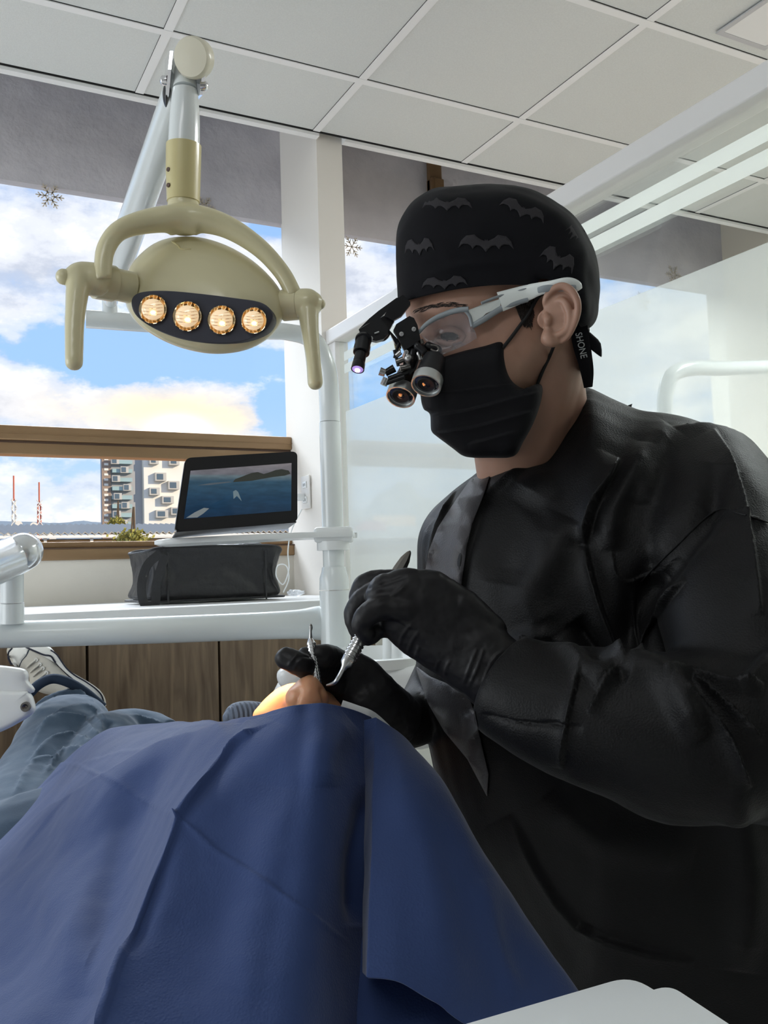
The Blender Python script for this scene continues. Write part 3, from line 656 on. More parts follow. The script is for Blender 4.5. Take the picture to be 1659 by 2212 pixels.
# things poking out of the bag
tag(make('instrument_case', bx(b0.x+.20, b0.x+.29, 2.45, 2.56, ZC+.05, ZC+ht+.018, .008), MT['silver']), 'small silver case poking out of the black bag', 'case')
tag(make('camera_pouch', bx(b0.x+.292, b0.x+.36, 2.46, 2.60, ZC+.06, ZC+ht+.022, .012), MT['blackm']), 'black pouch poking out of the bag beside the silver case', 'pouch')
def crumple(c, r, seed, n=60):
    rg = random.Random(seed); bm = bmesh.new(); bmesh.ops.create_icosphere(bm, subdivisions=3, radius=1)
    ph = [(Vector((rg.uniform(-1, 1), rg.uniform(-1, 1), rg.uniform(-1, 1))).normalized(), rg.uniform(.5, 1)) for _ in range(24)]
    for v in bm.verts:
        d = v.co.normalized(); s = 1
        for a, k in ph:
            t_ = d.dot(a); s -= .22*max(0, t_-.55)*k*2
        s *= 1+.22*math.sin(7*d.x+seed)*math.cos(9*d.y)*math.sin(8*d.z+1)
        v.co = Vector((d.x*r[0]*s, d.y*r[1]*s, d.z*r[2]*s))
    bm.verts.index_update(); g = G().add([Vector(c)+v.co for v in bm.verts], [tuple(v.index for v in f.verts) for f in bm.faces]); bm.free(); return g
tag(make('plastic_wrap', crumple((b0.x+.335, 2.50, zt+ht+.012), (.035, .03, .016), 3), MT['plasticwrap'], angle=5), 'crumpled clear plastic wrap on top of the black bag', 'plastic wrap')
tag(make('plastic_wrap', crumple((b0.x+.455, 2.47, zt+.014), (.036, .025, .014), 5), MT['plasticwrap'], angle=5), 'crumpled clear plastic lying on the worktop right of the bag', 'plastic wrap')

# ---------------------------------------------------------------- dental unit: post, shelf, arm
UD = 2.02
un = thing('dental_unit_post', 'white enamel post of the dental unit with curved top and side arm', 'dental unit', P(712, 1400, UD)-Vector((0, 0, 1.0)))
bot = P(716, 1560, UD)
pz = P(712, 900, UD); pxy = Vector((pz.x, pz.y, 0))
def zat(py, x=712): # height over the floor of a picture row on the post axis
    r = ray(x, py); k = math.hypot(pxy.x, pxy.y)/math.hypot(r.x, r.y); return EYE+r.z*k
def pv(py): return Vector((pxy.x, pxy.y, zat(py)))
m2 = UD/F
make('curved_tube', tube(G(), [P(186, 689, 1.86), P(400, 704, 1.92), P(560, 714, 1.97), P(625, 718, 2.0), P(676, 735, 2.015), P(704, 790, 2.02), pv(860), pv(912)], [18*m2, 18*m2, 18*m2, 18*m2, 20*m2, 21*m2, 22*m2, 22*m2], 24, 8), MT['enamel'], un)
def lp(name, prof, mt=None): # lathe part on the post axis from picture rows
    zs = [(zat(y), r*m2) for y, r in prof]; base = Vector((pxy.x, pxy.y, 0))
    return make(name, lathe(G(), base, (0, 0, 1), [(z, r) for z, r in reversed(zs)], 32), mt or MT['enamel'], un)
lp('upper_tube', [(913, 1), (913, 23), (1150, 23), (1150, 1)])
lp('middle_tube', [(1165, 1), (1165, 22.5), (1234, 22.5), (1234, 1)])
lp('joint_collar', [(1225, 1), (1225, 25), (1236, 27), (1248, 31), (1274, 32), (1274, 1)])
lp('lower_tube', [(1276, 1), (1276, 32), (1700, 32), (1700, 1)])
tb = make('side_arm', tube(G(), [P(-60, 1373, 1.80), P(300, 1362, 1.88), P(610, 1350, 1.98), P(680, 1346, 2.01), P(706, 1346, 2.02)], [29*1.8/F, 29*1.9/F, 30*2/F, 36*2/F, 40*2/F], 28, 4), MT['enamel'], un)
make('drop_stub', tube(G(), [P(238, 682, 1.875), P(236, 640, 1.875)], [15*m2, 15*m2], 16, 1), MT['enamel'], un)
make('base_column', bx(pxy.x-.13, pxy.x+.14, pxy.y-.12, pxy.y+.14, -EYE, zat(1690)-EYE, .03), MT['whitep'], un)
# tablet shelf clamped to the post
sh = thing('tablet_shelf', 'white plastic shelf clamped on the post carrying the tablet', 'shelf', pv(1160))
zs = zat(1150)
def S(px, py): # point on the shelf's level
    r = ray(px, py); return ORI+r*((zs-EYE)/r.z)
ctr = Vector((pxy.x, pxy.y, zs))
sx = CR*1; sx.z = 0; sx.normalize(); sy = Vector((-sx.y, sx.x, 0))
def SL(a, b, z=0): return ctr+sx*a+sy*b+Vector((0, 0, z))
top = [SL(-.385, .085), SL(-.395, .05), SL(-.38, -.05), SL(-.30, -.072), SL(-.15, -.062), SL(-.05, -.042), SL(.035, -.035), SL(.045, -.02), SL(.046, .05), SL(.035, .062), SL(-.15, .10), SL(-.30, .10)]
o_ = catmull(top, 4, True)
tilt = lambda p: p+Vector((0, 0, -.006*min(1, max(0, -((p-ctr).dot(sx))-.08)/.3)))
rr = []
for s_, dz in ((.9, 0), (.985, 0), (1.0, -.002), (1.0, -.010), (.985, -.012), (.9, -.012)):
    rr.append([tilt(ctr+(Vector(p)-ctr)*s_+Vector((0, 0, dz))) for p in o_])
make('shelf_plate', loft(G(), rr), MT['whitep'], sh, angle=50)
make('clamp_block', box(G(), SL(.002, .012, -.006), (.085, .085, .034), Matrix((sx, sy, (0, 0, 1))).transposed(), .008), MT['whitep'], sh)
make('clamp_ring', lathe(G(), SL(0, 0, -.040), (0, 0, 1), [(0, .026), (0, .036), (.02, .036), (.02, .026)]), MT['whitep'], sh)
# tablet in a folding case
def tq(u, v, d0=1.93): # tablet face coordinates: u 0..1 left to right, v 0..1 top to bottom
    TL, TR, BR, BL = P(404, 993, 1.905), P(640, 979, 1.985), P(640, 1128, 1.965), P(381, 1149, 1.875)
    return (TL*(1-u)+TR*u)*(1-v)+(BL*(1-u)+BR*u)*v
nf = (tq(1, 0)-tq(0, 0)).cross(tq(0, 1)-tq(0, 0)).normalized()
if nf.dot(tq(.5, .5)-ORI) < 0: nf = -nf
def rrect(u0, v0, u1, v1, ru, rv, n=5):
    o = []
    for cu, cv, a0 in ((u1-ru, v0+rv, -90), (u1-ru, v1-rv, 0), (u0+ru, v1-rv, 90), (u0+ru, v0+rv, 180)):
        for k in range(n+1): a = math.radians(a0+90*k/n); o.append((cu+ru*math.cos(a), cv+rv*math.sin(a)))
    return o
tabl = thing('tablet', 'tablet in a black folding case playing a sea film on the shelf', 'tablet', tq(.5, 1))
make('case', slab(G(), [tq(u, v)+nf*.002 for u, v in rrect(-.015, -.03, 1.012, 1.0, .05, .07)], .014, nf), MT['black'], tabl)
make('bezel', slab(G(), [tq(u, v) for u, v in rrect(0, 0, 1, .985, .04, .06)], .004, nf), MT['black'], tabl)
scm = bpy.data.materials.new('sea_film_screen'); scm.use_nodes = True
nt = scm.node_tree; N_, L_ = nt.nodes, nt.links; b_ = N_['Principled BSDF']; b_.inputs['Base Color'].default_value = (.01, .01, .01, 1); b_.inputs['Roughness'].default_value = .08
tc = N_.new('ShaderNodeTexCoord'); se = N_.new('ShaderNodeSeparateXYZ'); L_.new(tc.outputs['Generated'], se.inputs[0])
ra = N_.new('ShaderNodeValToRGB'); els = ra.color_ramp.elements
while len(els) < 6: els.new(.5)
for e, (p_, c2) in zip(els, [(0, (.006, .022, .052)), (.35, (.010, .038, .078)), (.66, (.025, .065, .105)), (.76, (.10, .14, .16)), (.79, (.12, .12, .14)), (1, (.17, .155, .165))]): e.position = p_; e.color = (*c2, 1)
nn = N_.new('ShaderNodeTexNoise'); nn.inputs['Scale'].default_value = 60; nn.inputs['Detail'].default_value = 4; mpp = N_.new('ShaderNodeMapping'); mpp.inputs['Scale'].default_value = (.5, .5, 2)
L_.new(tc.outputs['Object'], mpp.inputs[0]); L_.new(mpp.outputs[0], nn.inputs[0]); L_.new(se.outputs[2], ra.inputs[0])
mx = N_.new('ShaderNodeMix'); mx.data_type = 'RGBA'; mx.blend_type = 'MULTIPLY'; mx.inputs[0].default_value = .8; L_.new(ra.outputs[0], mx.inputs[6])
r2 = N_.new('ShaderNodeValToRGB'); r2.color_ramp.elements[0].position = .35; r2.color_ramp.elements[0].color = (.65, .65, .65, 1); r2.color_ramp.elements[1].position = .65; L_.new(nn.outputs[0], r2.inputs[0]); L_.new(r2.outputs[0], mx.inputs[7])
L_.new(mx.outputs[2], b_.inputs['Emission Color']); b_.inputs['Emission Strength'].default_value = 1.0
su, sv0, sv1 = (.045, .955), .16, .83
scr = make('screen', slab(G(), [tq(u, v)-nf*.0006 for u, v in ((su[0], sv0), (su[1], sv0-.02), (su[1], sv1), (su[0], sv1))], .0008, nf), scm, tabl, smooth=False)
def patch(name, pts, col, em):
    make(name, slab(G(), [tq(su[0]+(su[1]-su[0])*u, sv0+(sv1-sv0)*v)-nf*.0012 for u, v in pts], .0005, nf), mat(name+'_pixels', tuple(c*.05 for c in col), .2, emit=(col, em)), scr, smooth=False)
patch('island', [(.42, .30), (.44, .24), (.50, .20), (.54, .17), (.60, .13), (.66, .12), (.72, .17), (.78, .14), (.84, .10), (.90, .09), (.97, .13), (.99, .20), (.93, .235), (.80, .25), (.60, .30)], (.025, .028, .024), 1)
patch('boat_wake', [(.43, .50), (.455, .47), (.48, .52), (.52, .72), (.47, .60), (.44, .66)], (.11, .15, .17), 1)
patch('surf', [(.02, .98), (.09, .88), (.17, .80), (.22, .82), (.17, .92), (.12, .99)], (.14, .16, .165), 1)
patch('far_coast', [(.08, .32), (.2, .29), (.38, .28), (.42, .30), (.2, .33)], (.06, .075, .09), 1)
bk = [tq(1.005, .02)+nf*.008, tq(1.005, 1.0)+nf*.008, tq(1.005, 1.0)+nf*.07]
g = slab(G(), [tq(.45, .02)+nf*.016, tq(.99, .02)+nf*.016, tq(.99, .99)+nf*.085, tq(.45, .99)+nf*.085], .003, nf)
make('case_stand', g, MT['black'], tabl, smooth=False)
make('case_hinge_flap', slab(G(), [tq(0, .985), tq(1.0, .985), tq(1.0, 1.0)+nf*.085, tq(.0, 1.0)+nf*.085], .003, (0, 0, -1)), MT['black'], tabl, smooth=False)
tag(make('paper_booklet', slab(G(), [tq(.22, -.055)+nf*.026, tq(.43, -.058)+nf*.026, tq(.43, .9)+nf*.08, tq(.22, .9)+nf*.08], .003, nf), MT['whitep'], smooth=False), 'white booklet edge standing behind the tablet', 'booklet')
# charging cable
cb = [atX(655, 1075, 1.14), P(668, 1076, 2.42), P(652, 1100, 2.40), P(630, 1145, 2.42), P(622, 1190, 2.45), P(624, 1230, 2.48), P(612, 1262, 2.48), P(597, 1245, 2.48), P(600, 1222, 2.48), P(618, 1222, 2.48), P(624, 1250, 2.48), P(612, 1280, 2.46)]
tag(make('charging_cable', tube(G(), cb[2:], .0018, 8, 8), MT['whitep']), 'thin white charging cable looping down beside the black bag', 'cable')
tag(make('plug_adapter', tube(G(), [atX(656, 1074, 1.148), atX(656, 1074, 1.148)-Vector((.045, 0, 0))], .012, 16, 1, rounded=False), MT['whitep']), 'small white plug adapter in the wall outlet', 'plug')
# tray arm at the left edge
ta = thing('tray_arm', 'chromed tray arm head on a white stub at the left edge', 'tray arm', P(24, 1345, 1.80))
make('stub', tube(G(), [P(26, 1346, 1.80), P(26, 1303, 1.80)], 25*1.8/F, 24, 1), MT['enamel'], ta)
make('stub_upper', tube(G(), [P(26, 1301, 1.80), P(26, 1225, 1.80)], 24*1.8/F, 24, 1), MT['enamel'], ta)
make('chromed_arm', tube(G(), [P(-120, 1262, 1.55), P(20, 1206, 1.78), P(50, 1192, 1.80)], [44*1.8/F, 43*1.8/F, 41*1.8/F], 32, 2, rounded=True), mat('polished_white_tube', (.78, .80, .82), .15, metal=.55), ta)
# instrument head at the lower left edge
hh = thing('instrument_holder', 'glossy white instrument holder head at the lower left edge', 'instrument holder', P(0, 1560, 1.2))
g = inflate(G(), [(-150, 1450), (-40, 1436), (40, 1442), (60, 1452), (62, 1470), (60, 1500), (-150, 1510)], 1.2, .05, n=12, p=8, c=(0, 1472)); make('top_cover', g, MT['whitep'], hh, angle=60)
g = inflate(G(), [(-150, 1502), (40, 1490), (64, 1496), (74, 1512), (75, 1538), (40, 1562), (-10, 1586), (-150, 1640)], 1.2, .055, n=12, p=8, c=(10, 1535)); make('lower_body', g, MT['whitep'], hh, angle=60)
make('screw', lathe(G(), P(57, 1526, 1.145), -CF, [(0, .0062), (.004, .0062), (.004, .004), (.001, .001)], 16), MT['darksteel'], hh)
# spittoon bowl behind the hands
sp = thing('spittoon_basin', 'white spittoon basin behind the gloved hands', 'basin', P(820, 1560, 1.75))
sc = P(790, 1455, 1.8); k = 1.8/F
make('bowl', lathe(G(), P(790, 1540, 1.8), (0, 0, 1), [(0, .02), (.0, 110*k), (.03, 135*k), (.095, 172*k), (.10, 180*k), (.118, 182*k), (.120, 174*k), (.06, 120*k), (.04, .01)], 48), MT['whitep'], sp)
make('pedestal', lathe(G(), P(790, 1545, 1.8)-Vector((0, 0, .8)), (0, 0, 1), [(0, .12), (0, .13), (.7, .10), (.799, .10), (.799, .01)], 32), MT['whitep'], sp)
make('side_lip', inflate(G(), [(600, 1450), (640, 1430), (668, 1440), (664, 1476), (640, 1490), (606, 1482)], 1.62, .03, p=3, c=(634, 1460)), MT['whitep'], sp)
for x_, y0_, y1_, r_ in ((838, 1366, 1438, 12), (856, 1384, 1440, 14.5)):
    make('water_spout', tube(G(), [P(x_, y1_+14, 1.78), P(x_, y0_, 1.78)], r_*1.78/F, 20, 1), MT['whitep'], sp)
make('deck', inflate(G(), [(600, 1475), (760, 1452), (893, 1436), (960, 1452), (960, 1600), (800, 1620), (620, 1600)], 1.70, .05, p=5, c=(790, 1530)), MT['whitep'], sp)
# next unit's post behind the partition
nx = thing('neighbour_unit_post', 'curved pale post of the neighbouring unit behind the frosted film', 'dental unit', P(1440, 1500, 2.35)-Vector((0, 0, .6)))
make('curved_tube', tube(G(), [P(1680, 792, 2.7), P(1560, 796, 2.5), P(1500, 795, 2.4), P(1455, 808, 2.36), P(1438, 850, 2.35), P(1437, 930, 2.35), P(1440, 1300, 2.35)], 17*2.35/F, 20, 8), MT['enamel'], nx)
make('base_column', bx(P(1440, 1300, 2.35).x-.1, P(1440, 1300, 2.35).x+.1, P(1440, 1300, 2.35).y-.1, P(1440, 1300, 2.35).y+.1, -EYE, P(1440, 1290, 2.35).z-EYE, .02), MT['whitep'], nx)

# ---------------------------------------------------------------- operating lamp
LD = 1.15; k1 = LD/F
la = thing('operating_lamp', 'ivory dental operating lamp with four glowing bulbs on a long white arm', 'lamp', P(440, 640, LD))
make('swing_arm', tube(G(), [P(404, 150, 1.15), P(330, 360, 1.35), P(258, 562, 1.62)], [35*1.15/F, 33*1.35/F, 31*1.62/F], 28, 4, ref=CF), MT['enamel'], la)
make('arm_end_cap', tube(G(), [P(259, 560, 1.618), P(250, 588, 1.66)], [30*1.62/F, 24*1.65/F], 24, 1), MT['black'], la)
make('arm_foot', tube(G(), [P(246, 584, 1.665), P(240, 650, 1.86)], 15*1.8/F, 16, 1), MT['enamel'], la)
# end disc, its face turned a little down and left
ax = (P(372, 128, 1.02)-P(412, 118, 1.13)).normalized()
c0 = P(414, 124, 1.105)
u_ = (CR*.35+CD*-.94).normalized()
axd = (-CF*.80-CR*.25+CD*.30).normalized()
make('joint_disc', lathe(G(), c0-axd*.014, axd, [(0, .003), (0, 42*1.1/F), (.010, 43*1.1/F), (.014, 42.5*1.1/F), (.018, 39*1.1/F), (.0195, .001)], 40), mat('ivory_disc', (.76, .72, .58), .35, coat=.2), la)
for sx_ in (-1, 1):
    make('clevis_cheek', slab(G(), [P(404+sx_*30, 110, 1.11), P(404+sx_*34, 150, 1.11), P(398+sx_*33, 205, 1.13), P(392+sx_*30, 215, 1.17), P(392+sx_*29, 130, 1.2)], .004, CR*sx_), MT['chrome'], la)
    q_ = P(404+sx_*33-4+(8 if sx_ > 0 else -12), 178+(8 if sx_ > 0 else -4), 1.125)
    make('clevis_bolt', lathe(G(), q_-CR*sx_*.004, CR*sx_, [(0, .006), (.006, .006), (.007, .0055), (.009, .003), (.0092, .0005)], 16), MT['chrome'], la)
ang = inflate(G(), [(370, 190), (364, 220), (358, 232), (352, 215), (352, 190), (362, 180)], 1.17, .012); make('cable_slot', ang, MT['black'], la)
nk = [(150, 22, 1.135), (194, 26.5, 1.13), (196, 27.5, 1.13), (250, 32, 1.13), (318, 34, 1.13)]
make('neck_upper', tube(G(), [P(400-0*k_, y, d) for y, r, d, k_ in [(150, 22, 1.135, 0), (193, 26, 1.13, 0)]], [22*k1, 26*k1], 28, 1), MT['enamel'], la)
make('neck', tube(G(), [P(400, 195, 1.13), P(399, 255, 1.13), P(397, 325, 1.13)], [26.5*k1, 31.5*k1, 33.5*k1], 32, 4), MT['enamel'], la)
sl = make('neck_sleeve', tube(G(), [P(397, 314, 1.13), P(396, 370, 1.13), P(396, 436, 1.13)], [37*k1, 36.5*k1, 34.5*k1], 36, 4), MT['ivory_d'], la)
for yy in (366, 400): make('sleeve_screw', lathe(G(), P(364, yy, 1.1145)+CR*.0, (-CR*.55-CF*.8).normalized(), [(0, .0028), (.001, .0028), (.0008, .001)], 12), MT['bronze_d'], sl)
# yoke: two arms leaving the neck; unified
g = G()
tube(g, [P(396, 430, 1.13), P(396, 460, 1.13), P(398, 490, 1.125)], [33*k1, 34*k1, 40*k1], 24, 4)
tube(g, [P(430, 478, 1.12), P(380, 472, 1.115), P(310, 480, 1.10), P(256, 500, 1.085), P(228, 540, 1.075), P(222, 590, 1.07), P(224, 605, 1.07)], [(30*k1, 30*k1), (36*k1, 28*k1), (27*k1, 24*k1), (23*k1, 20*k1), (20*k1, 19*k1), (19*k1, 18*k1), (19*k1, 18*k1)], 20, 8)
tube(g, [P(360, 478, 1.12), P(420, 472, 1.12), P(490, 490, 1.12), P(560, 535, 1.12), P(610, 590, 1.12), P(636, 640, 1.12)], [(30*k1, 30*k1), (36*k1, 28*k1), (26*k1, 24*k1), (22*k1, 20*k1), (20*k1, 18*k1), (20*k1, 18*k1)], 20, 8)
for pp_ in (((372, 462), (340, 478)), ((424, 462), (458, 482))):
    tube(g, [P(398, 455, 1.125), P(*pp_[0], 1.122), P(*pp_[1], 1.118)], [18*k1, 20*k1, 14*k1], 14, 2)
make('yoke', remesh(g, .0022, 10, .5), MT['ivory'], la, angle=180)
def cyl(name, a, b, r, mt, par, rounded=False, r2=None): return make(name, tube(G(), [a, b], [r, r2 or r], 32, 1, rounded=rounded), mt, par)
cyl('hub_left', P(206, 606, 1.085), P(244, 613, 1.10), 38*k1*.97, MT['ivory'], la)
cyl('hub_left_inner', P(245, 613, 1.10), P(285, 622, 1.115), 33*k1, MT['ivory'], la)
cyl('hub_right', P(612, 660, 1.13), P(646, 657, 1.125), 33*k1, MT['ivory'], la)
def handle(pts, rad, name='handle'):
    g = G(); tube(g, pts, rad, 22, 6, rounded=True); return remesh(g, .002, 6)
g = G(); tube(g, [P(208, 605, 1.08), P(176, 600, 1.075), P(166, 602, 1.07)], [37*k1*.93, 35*k1*.93, 28*k1], 24, 3, rounded=True)
tube(g, [P(172, 596, 1.07), P(166, 640, 1.06), P(161, 700, 1.05), P(160, 782, 1.04)], [26*k1, 22*k1, 20*k1*.95, 19*k1*.92], 24, 6, rounded=True)
h1 = make('handle', remesh(g, .0022, 8), MT['ivory'], la, angle=180, label='left handle with a small side knob')
cyl('knob', P(148, 600, 1.066), P(138, 598, 1.062), 16*k1, MT['ivory'], h1, True)
g = G(); tube(g, [P(645, 657, 1.125), P(668, 655, 1.12), P(672, 655, 1.12)], [32*k1, 31*k1, 26*k1], 24, 3, rounded=True)
tube(g, [P(666, 648, 1.12), P(668, 700, 1.11), P(676, 770, 1.10), P(681, 826, 1.095)], [24*k1, 20*k1, 16*k1, 16.5*k1], 24, 6, rounded=True)
h2 = make('handle', remesh(g, .0022, 8), MT['ivory'], la, angle=180, label='right handle')
cyl('knob', P(684, 656, 1.12), P(692, 657, 1.12), 11*k1, MT['ivory'], h2, True)
# head shell: front slanted down, widest in the lower third
out = [(268, 640), (270, 600), (290, 562), (330, 527), (375, 512), (430, 512), (490, 530), (545, 562), (588, 602), (612, 640), (614, 672), (604, 704), (575, 735), (530, 757), (470, 765), (410, 757), (350, 735), (300, 702), (276, 670)]
shell = inflate(G(), out, 1.13, (.042, .06), n=16, p=2.4, c=(440, 640), sm=4, tilt=(0, -.00012))
shm = remesh(shell, .0025, 6)
lh = make('lamp_head', shm, MT['ivory'], la, angle=180)
bv = bvh_of([lh])
facec = [(284, 660), (288, 640), (310, 630), (360, 628), (430, 634), (510, 644), (560, 652), (584, 668), (588, 690), (570, 716), (530, 735), (480, 741), (430, 738), (380, 728), (330, 708), (296, 684)]
fo = catmull(facec, 4, True)
# the grey face plate follows a plane fitted to the shell's front
pts_ = [hit(bv, q[0], q[1], 0) for q in fo]; cc = sum(pts_, Vector())/len(pts_)
nfp = Vector()
for i in range(len(pts_)): nfp += (pts_[i]-cc).cross(pts_[(i+1) % len(pts_)]-cc)
nfp.normalize()
if nfp.dot(CF) > 0: nfp = -nfp
def onpl(px, py, off=0): r = ray(px, py); return ORI+r*((cc+nfp*off-ORI).dot(nfp)/r.dot(nfp))
rimm = [onpl(q[0], q[1], .015) for q in fo]
gg = G(); ctr2 = onpl(438, 686, .015)
loft(gg, [[ctr2+(p-ctr2)*1.0-nfp*.03 for p in rimm], [ctr2+(p-ctr2)*1.0-nfp*.001 for p in rimm], [ctr2+(p-ctr2)*.985 for p in rimm]], caps=True)
fp = make('face_plate', gg, MT['lampface'], lh, angle=50)
for i, (px, py, rx, ry) in enumerate(((332, 669, 30, 28), (406, 684, 31, 29), (480, 692, 30, 27), (549, 693, 27, 26))):
    c1 = onpl(px, py, .0155); rr_ = rx*.98*k1
    u1 = (CR-nfp*CR.dot(nfp)).normalized(); v1 = nfp.cross(u1)
    bulb = thing if 0 else None
    ringo = make('bulb_reflector', lathe(G(), c1, nfp, [(.0012, rr_*.93), (.0016, rr_), (.003, rr_*1.0), (.0034, rr_*.96), (.0012, rr_*.84), (.0004, rr_*.55), (.0001, .0005)], 36), MT['reflector'], lh)
    g = G()
    ell(g, c1+nfp*.002-u1*0.0005+v1*0, (u1*rr_*.80, v1*rr_*.74, nfp*.007))
    make('bulb_lens', g, MT['lensglow'], ringo)
    g = G()
    for k_ in range(5):
        y_ = -.62+.26*k_; w_ = math.sqrt(max(0, 1-y_*y_))*.72
        row = []
        for j in range(9):
            x_ = -w_+2*w_*j/8; zz = math.sqrt(max(0, 1-(x_/.80)**2-(y_*.9/.80)**2)) if (x_/.8)**2+(y_*.9/.8)**2 < 1 else 0
            row.append(c1+u1*rr_*x_+(CD-nfp*CD.dot(nfp)).normalized()*rr_*(y_*.85+.10*(1-(x_/max(w_, .01))**2))+nfp*(.0022+.007*zz))
        tube(g, row, .00032, 6, 1)
    make('lens_ridge', g, MT['reflector'], ringo)
    g = G(); e_ = c1+nfp*.0086+(CD-nfp*CD.dot(nfp)).normalized()*rr_*.28+u1*rr_*.1
    ell(g, e_, (u1*rr_*.17, (CD-nfp*CD.dot(nfp)).normalized()*rr_*.12, nfp*.0015)); make('bulb', g, MT['bulb'], ringo)
# maker's relief on the shell
g = G(); strip_on(g, bv, [(372, 522), (384, 530), (392, 538), (412, 538)], .0012, .0002); make('shell_seam', g, MT['ivory_d'], lh)
ld = bpy.data.lights.new('operating_spot', 'SPOT'); ld.energy = LAMP_W; ld.color = (1, .64, .28); ld.spot_size = math.radians(12); ld.spot_blend = .5; ld.shadow_soft_size = .02
lo = bpy.data.objects.new('operating_spot', ld); COL.objects.link(lo); lo.location = P(438, 700, 1.055); tg = P(618, 1525, .93)
lo.rotation_euler = (tg-lo.location).to_track_quat('-Z', 'Y').to_euler()

#@@P3
# ---------------------------------------------------------------- people: shared tools
def decal(bvh, outline, lift=.0006, cuts=2, default=1.0, smooth=0):
    o = catmull(outline, smooth, True) if smooth else outline
    bm = bmesh.new(); vs = [bm.verts.new((q[0], q[1], 0)) for q in o]; es = [bm.edges.new((vs[i], vs[(i+1) % len(vs)])) for i in range(len(vs))]
    bmesh.ops.triangle_fill(bm, edges=es, use_beauty=True)
    for _ in range(cuts): bmesh.ops.subdivide_edges(bm, edges=bm.edges[:], cuts=1)
    bmesh.ops.triangulate(bm, faces=bm.faces[:]); bm.verts.index_update()
    g = G().add([hit(bvh, v.co.x, v.co.y, lift, default) for v in bm.verts], [tuple(v.index for v in f.verts) for f in bm.faces]); bm.free(); return g
def merge(*gs):
    g = G()
    for a in gs:
        if isinstance(a, bpy.types.Mesh): a = toG(a)
        g.add(a.v, a.f)
    return g
# ---------------------------------------------------------------- dentist
HD = .93; kh = HD/F
dt = thing('person', 'person in black cap, black mask, loupes and black gown bending over the lying patient', 'person', P(1350, 2600, 1.0))
g = G()
face = [(1000, 455), (940, 500), (900, 560), (884, 610), (878, 650), (876, 682), (888, 704), (886, 728), (868, 770), (862, 800), (872, 822), (908, 838), (918, 862), (920, 884), (938, 908), (950, 945), (985, 968), (1035, 965), (1080, 935), (1125, 880), (1165, 830), (1215, 780), (1250, 720), (1268, 640), (1255, 540), (1200, 470), (1110, 435)]
inflate(g, face, HD, .073, n=22, p=2.7, c=(1085, 680), sm=4)
E_(g, 1110, 570, HD, 150, 140, .078)
tube(g, [P(1165, 700, HD), P(1150, 820, HD+.01), P(1125, 930, HD+.03), P(1130, 1040, HD+.06)], [(.052, .052), (.050, .052), (.048, .052), (.045, .05)], 32, 5)
tube(g, [P(1205, 740, HD), P(1200, 820, HD+.01), P(1205, 920, HD+.04), P(1215, 1020, HD+.06)], [.028, .030, .034, .035], 24, 5)
E_(g, 1040, 785, HD-.030, 70, 45, .034, -15)
hm = remesh(g, .0022, 14, .5)
folds(hm, [([(905, 722), (940, 722), (985, 718), (1015, 716)], 24, -.0065, 'r'), ([(885, 682), (930, 664), (985, 660), (1040, 676)], 17, .0032, 'r'),
           ([(1010, 800), (1060, 790), (1120, 760)], 30, .0025, 'r'), ([(1100, 850), (1120, 800), (1160, 740)], 22, .002, 'r'),
           ([(1050, 720), (1085, 650), (1120, 610)], 25, -.002, 'r'), ([(1165, 1000), (1200, 900), (1232, 800)], 14, .0022, 'r'), ([(1110, 985), (1160, 900)], 12, -.0012, 'r')])
eb = G(); eye_c = None
tb_ = BVHTree.FromPolygons([v.co for v in hm.vertices], [tuple(p.vertices) for p in hm.polygons])
ec = hit(tb_, 968, 722, -.0095); ell(eb, ec, (CR*.0125, CD*.0115, CF*.012))
g2 = G()                                                       # lids, brow flesh, ear
tube(g2, [hit(tb_, 938, 727, .000), hit(tb_, 955, 716, .0025), hit(tb_, 975, 714, .003), hit(tb_, 998, 724, .001), hit(tb_, 1006, 730, 0)], [.002, .0042, .0046, .0036, .0015], 10, 5)
tube(g2, [hit(tb_, 940, 733, .000), hit(tb_, 958, 741, .002), hit(tb_, 980, 742, .002), hit(tb_, 1002, 734, .0)], [.0015, .0034, .0034, .0015], 10, 5)
ED = HD-.089
def ep(px, py, off=0): return P(px, py, ED-off-(px-1200)*.00012)
ear = [(1180, 640), (1192, 624), (1212, 615), (1232, 622), (1246, 638), (1251, 660), (1248, 682), (1240, 706), (1230, 728), (1212, 744), (1192, 752), (1174, 746), (1167, 735), (1172, 716), (1178, 700), (1174, 672)]
inflate(g2, ear, ED-.001, .0045, n=8, p=3, c=(1208, 684), tilt=(-.00012, 0))
tube(g2, [P(1200, 690, HD-.05), P(1202, 690, ED+.002)], [(.013, .018), (.012, .018)], 20, 1, ref=CR)
tube(g2, [ep(1181, 672, -.002), ep(1178, 650, .002), ep(1190, 629, .005), ep(1213, 618, .007), ep(1234, 628, .008), ep(1247, 652, .008), ep(1247, 680, .007), ep(1237, 708, .006), ep(1226, 728, .004), ep(1210, 741, .003)], [.002, .0032, .0036, .0038, .0038, .0036, .0032, .003, .0026, .002], 12, 6)
tube(g2, [ep(1196, 655, .001), ep(1214, 650, .004), ep(1226, 664, .005), ep(1231, 690, .005), ep(1224, 712, .005), ep(1206, 724, .005), ep(1190, 722, .004)], [.003, .0036, .0040, .004, .0036, .003, .0022], 12, 6)
tube(g2, [ep(1178, 680, .002), ep(1183, 692, .006), ep(1181, 706, .003)], [.0035, .0042, .003], 12, 4)
tube(g2, [ep(1186, 712, .003), ep(1182, 728, .005), ep(1192, 738, .005), ep(1206, 738, .003)], [.0035, .006, .0055, .003], 12, 4)
g2v = remesh(g2, .0011, 5)
ey = ep(1203, 690, -.002)
body = G()
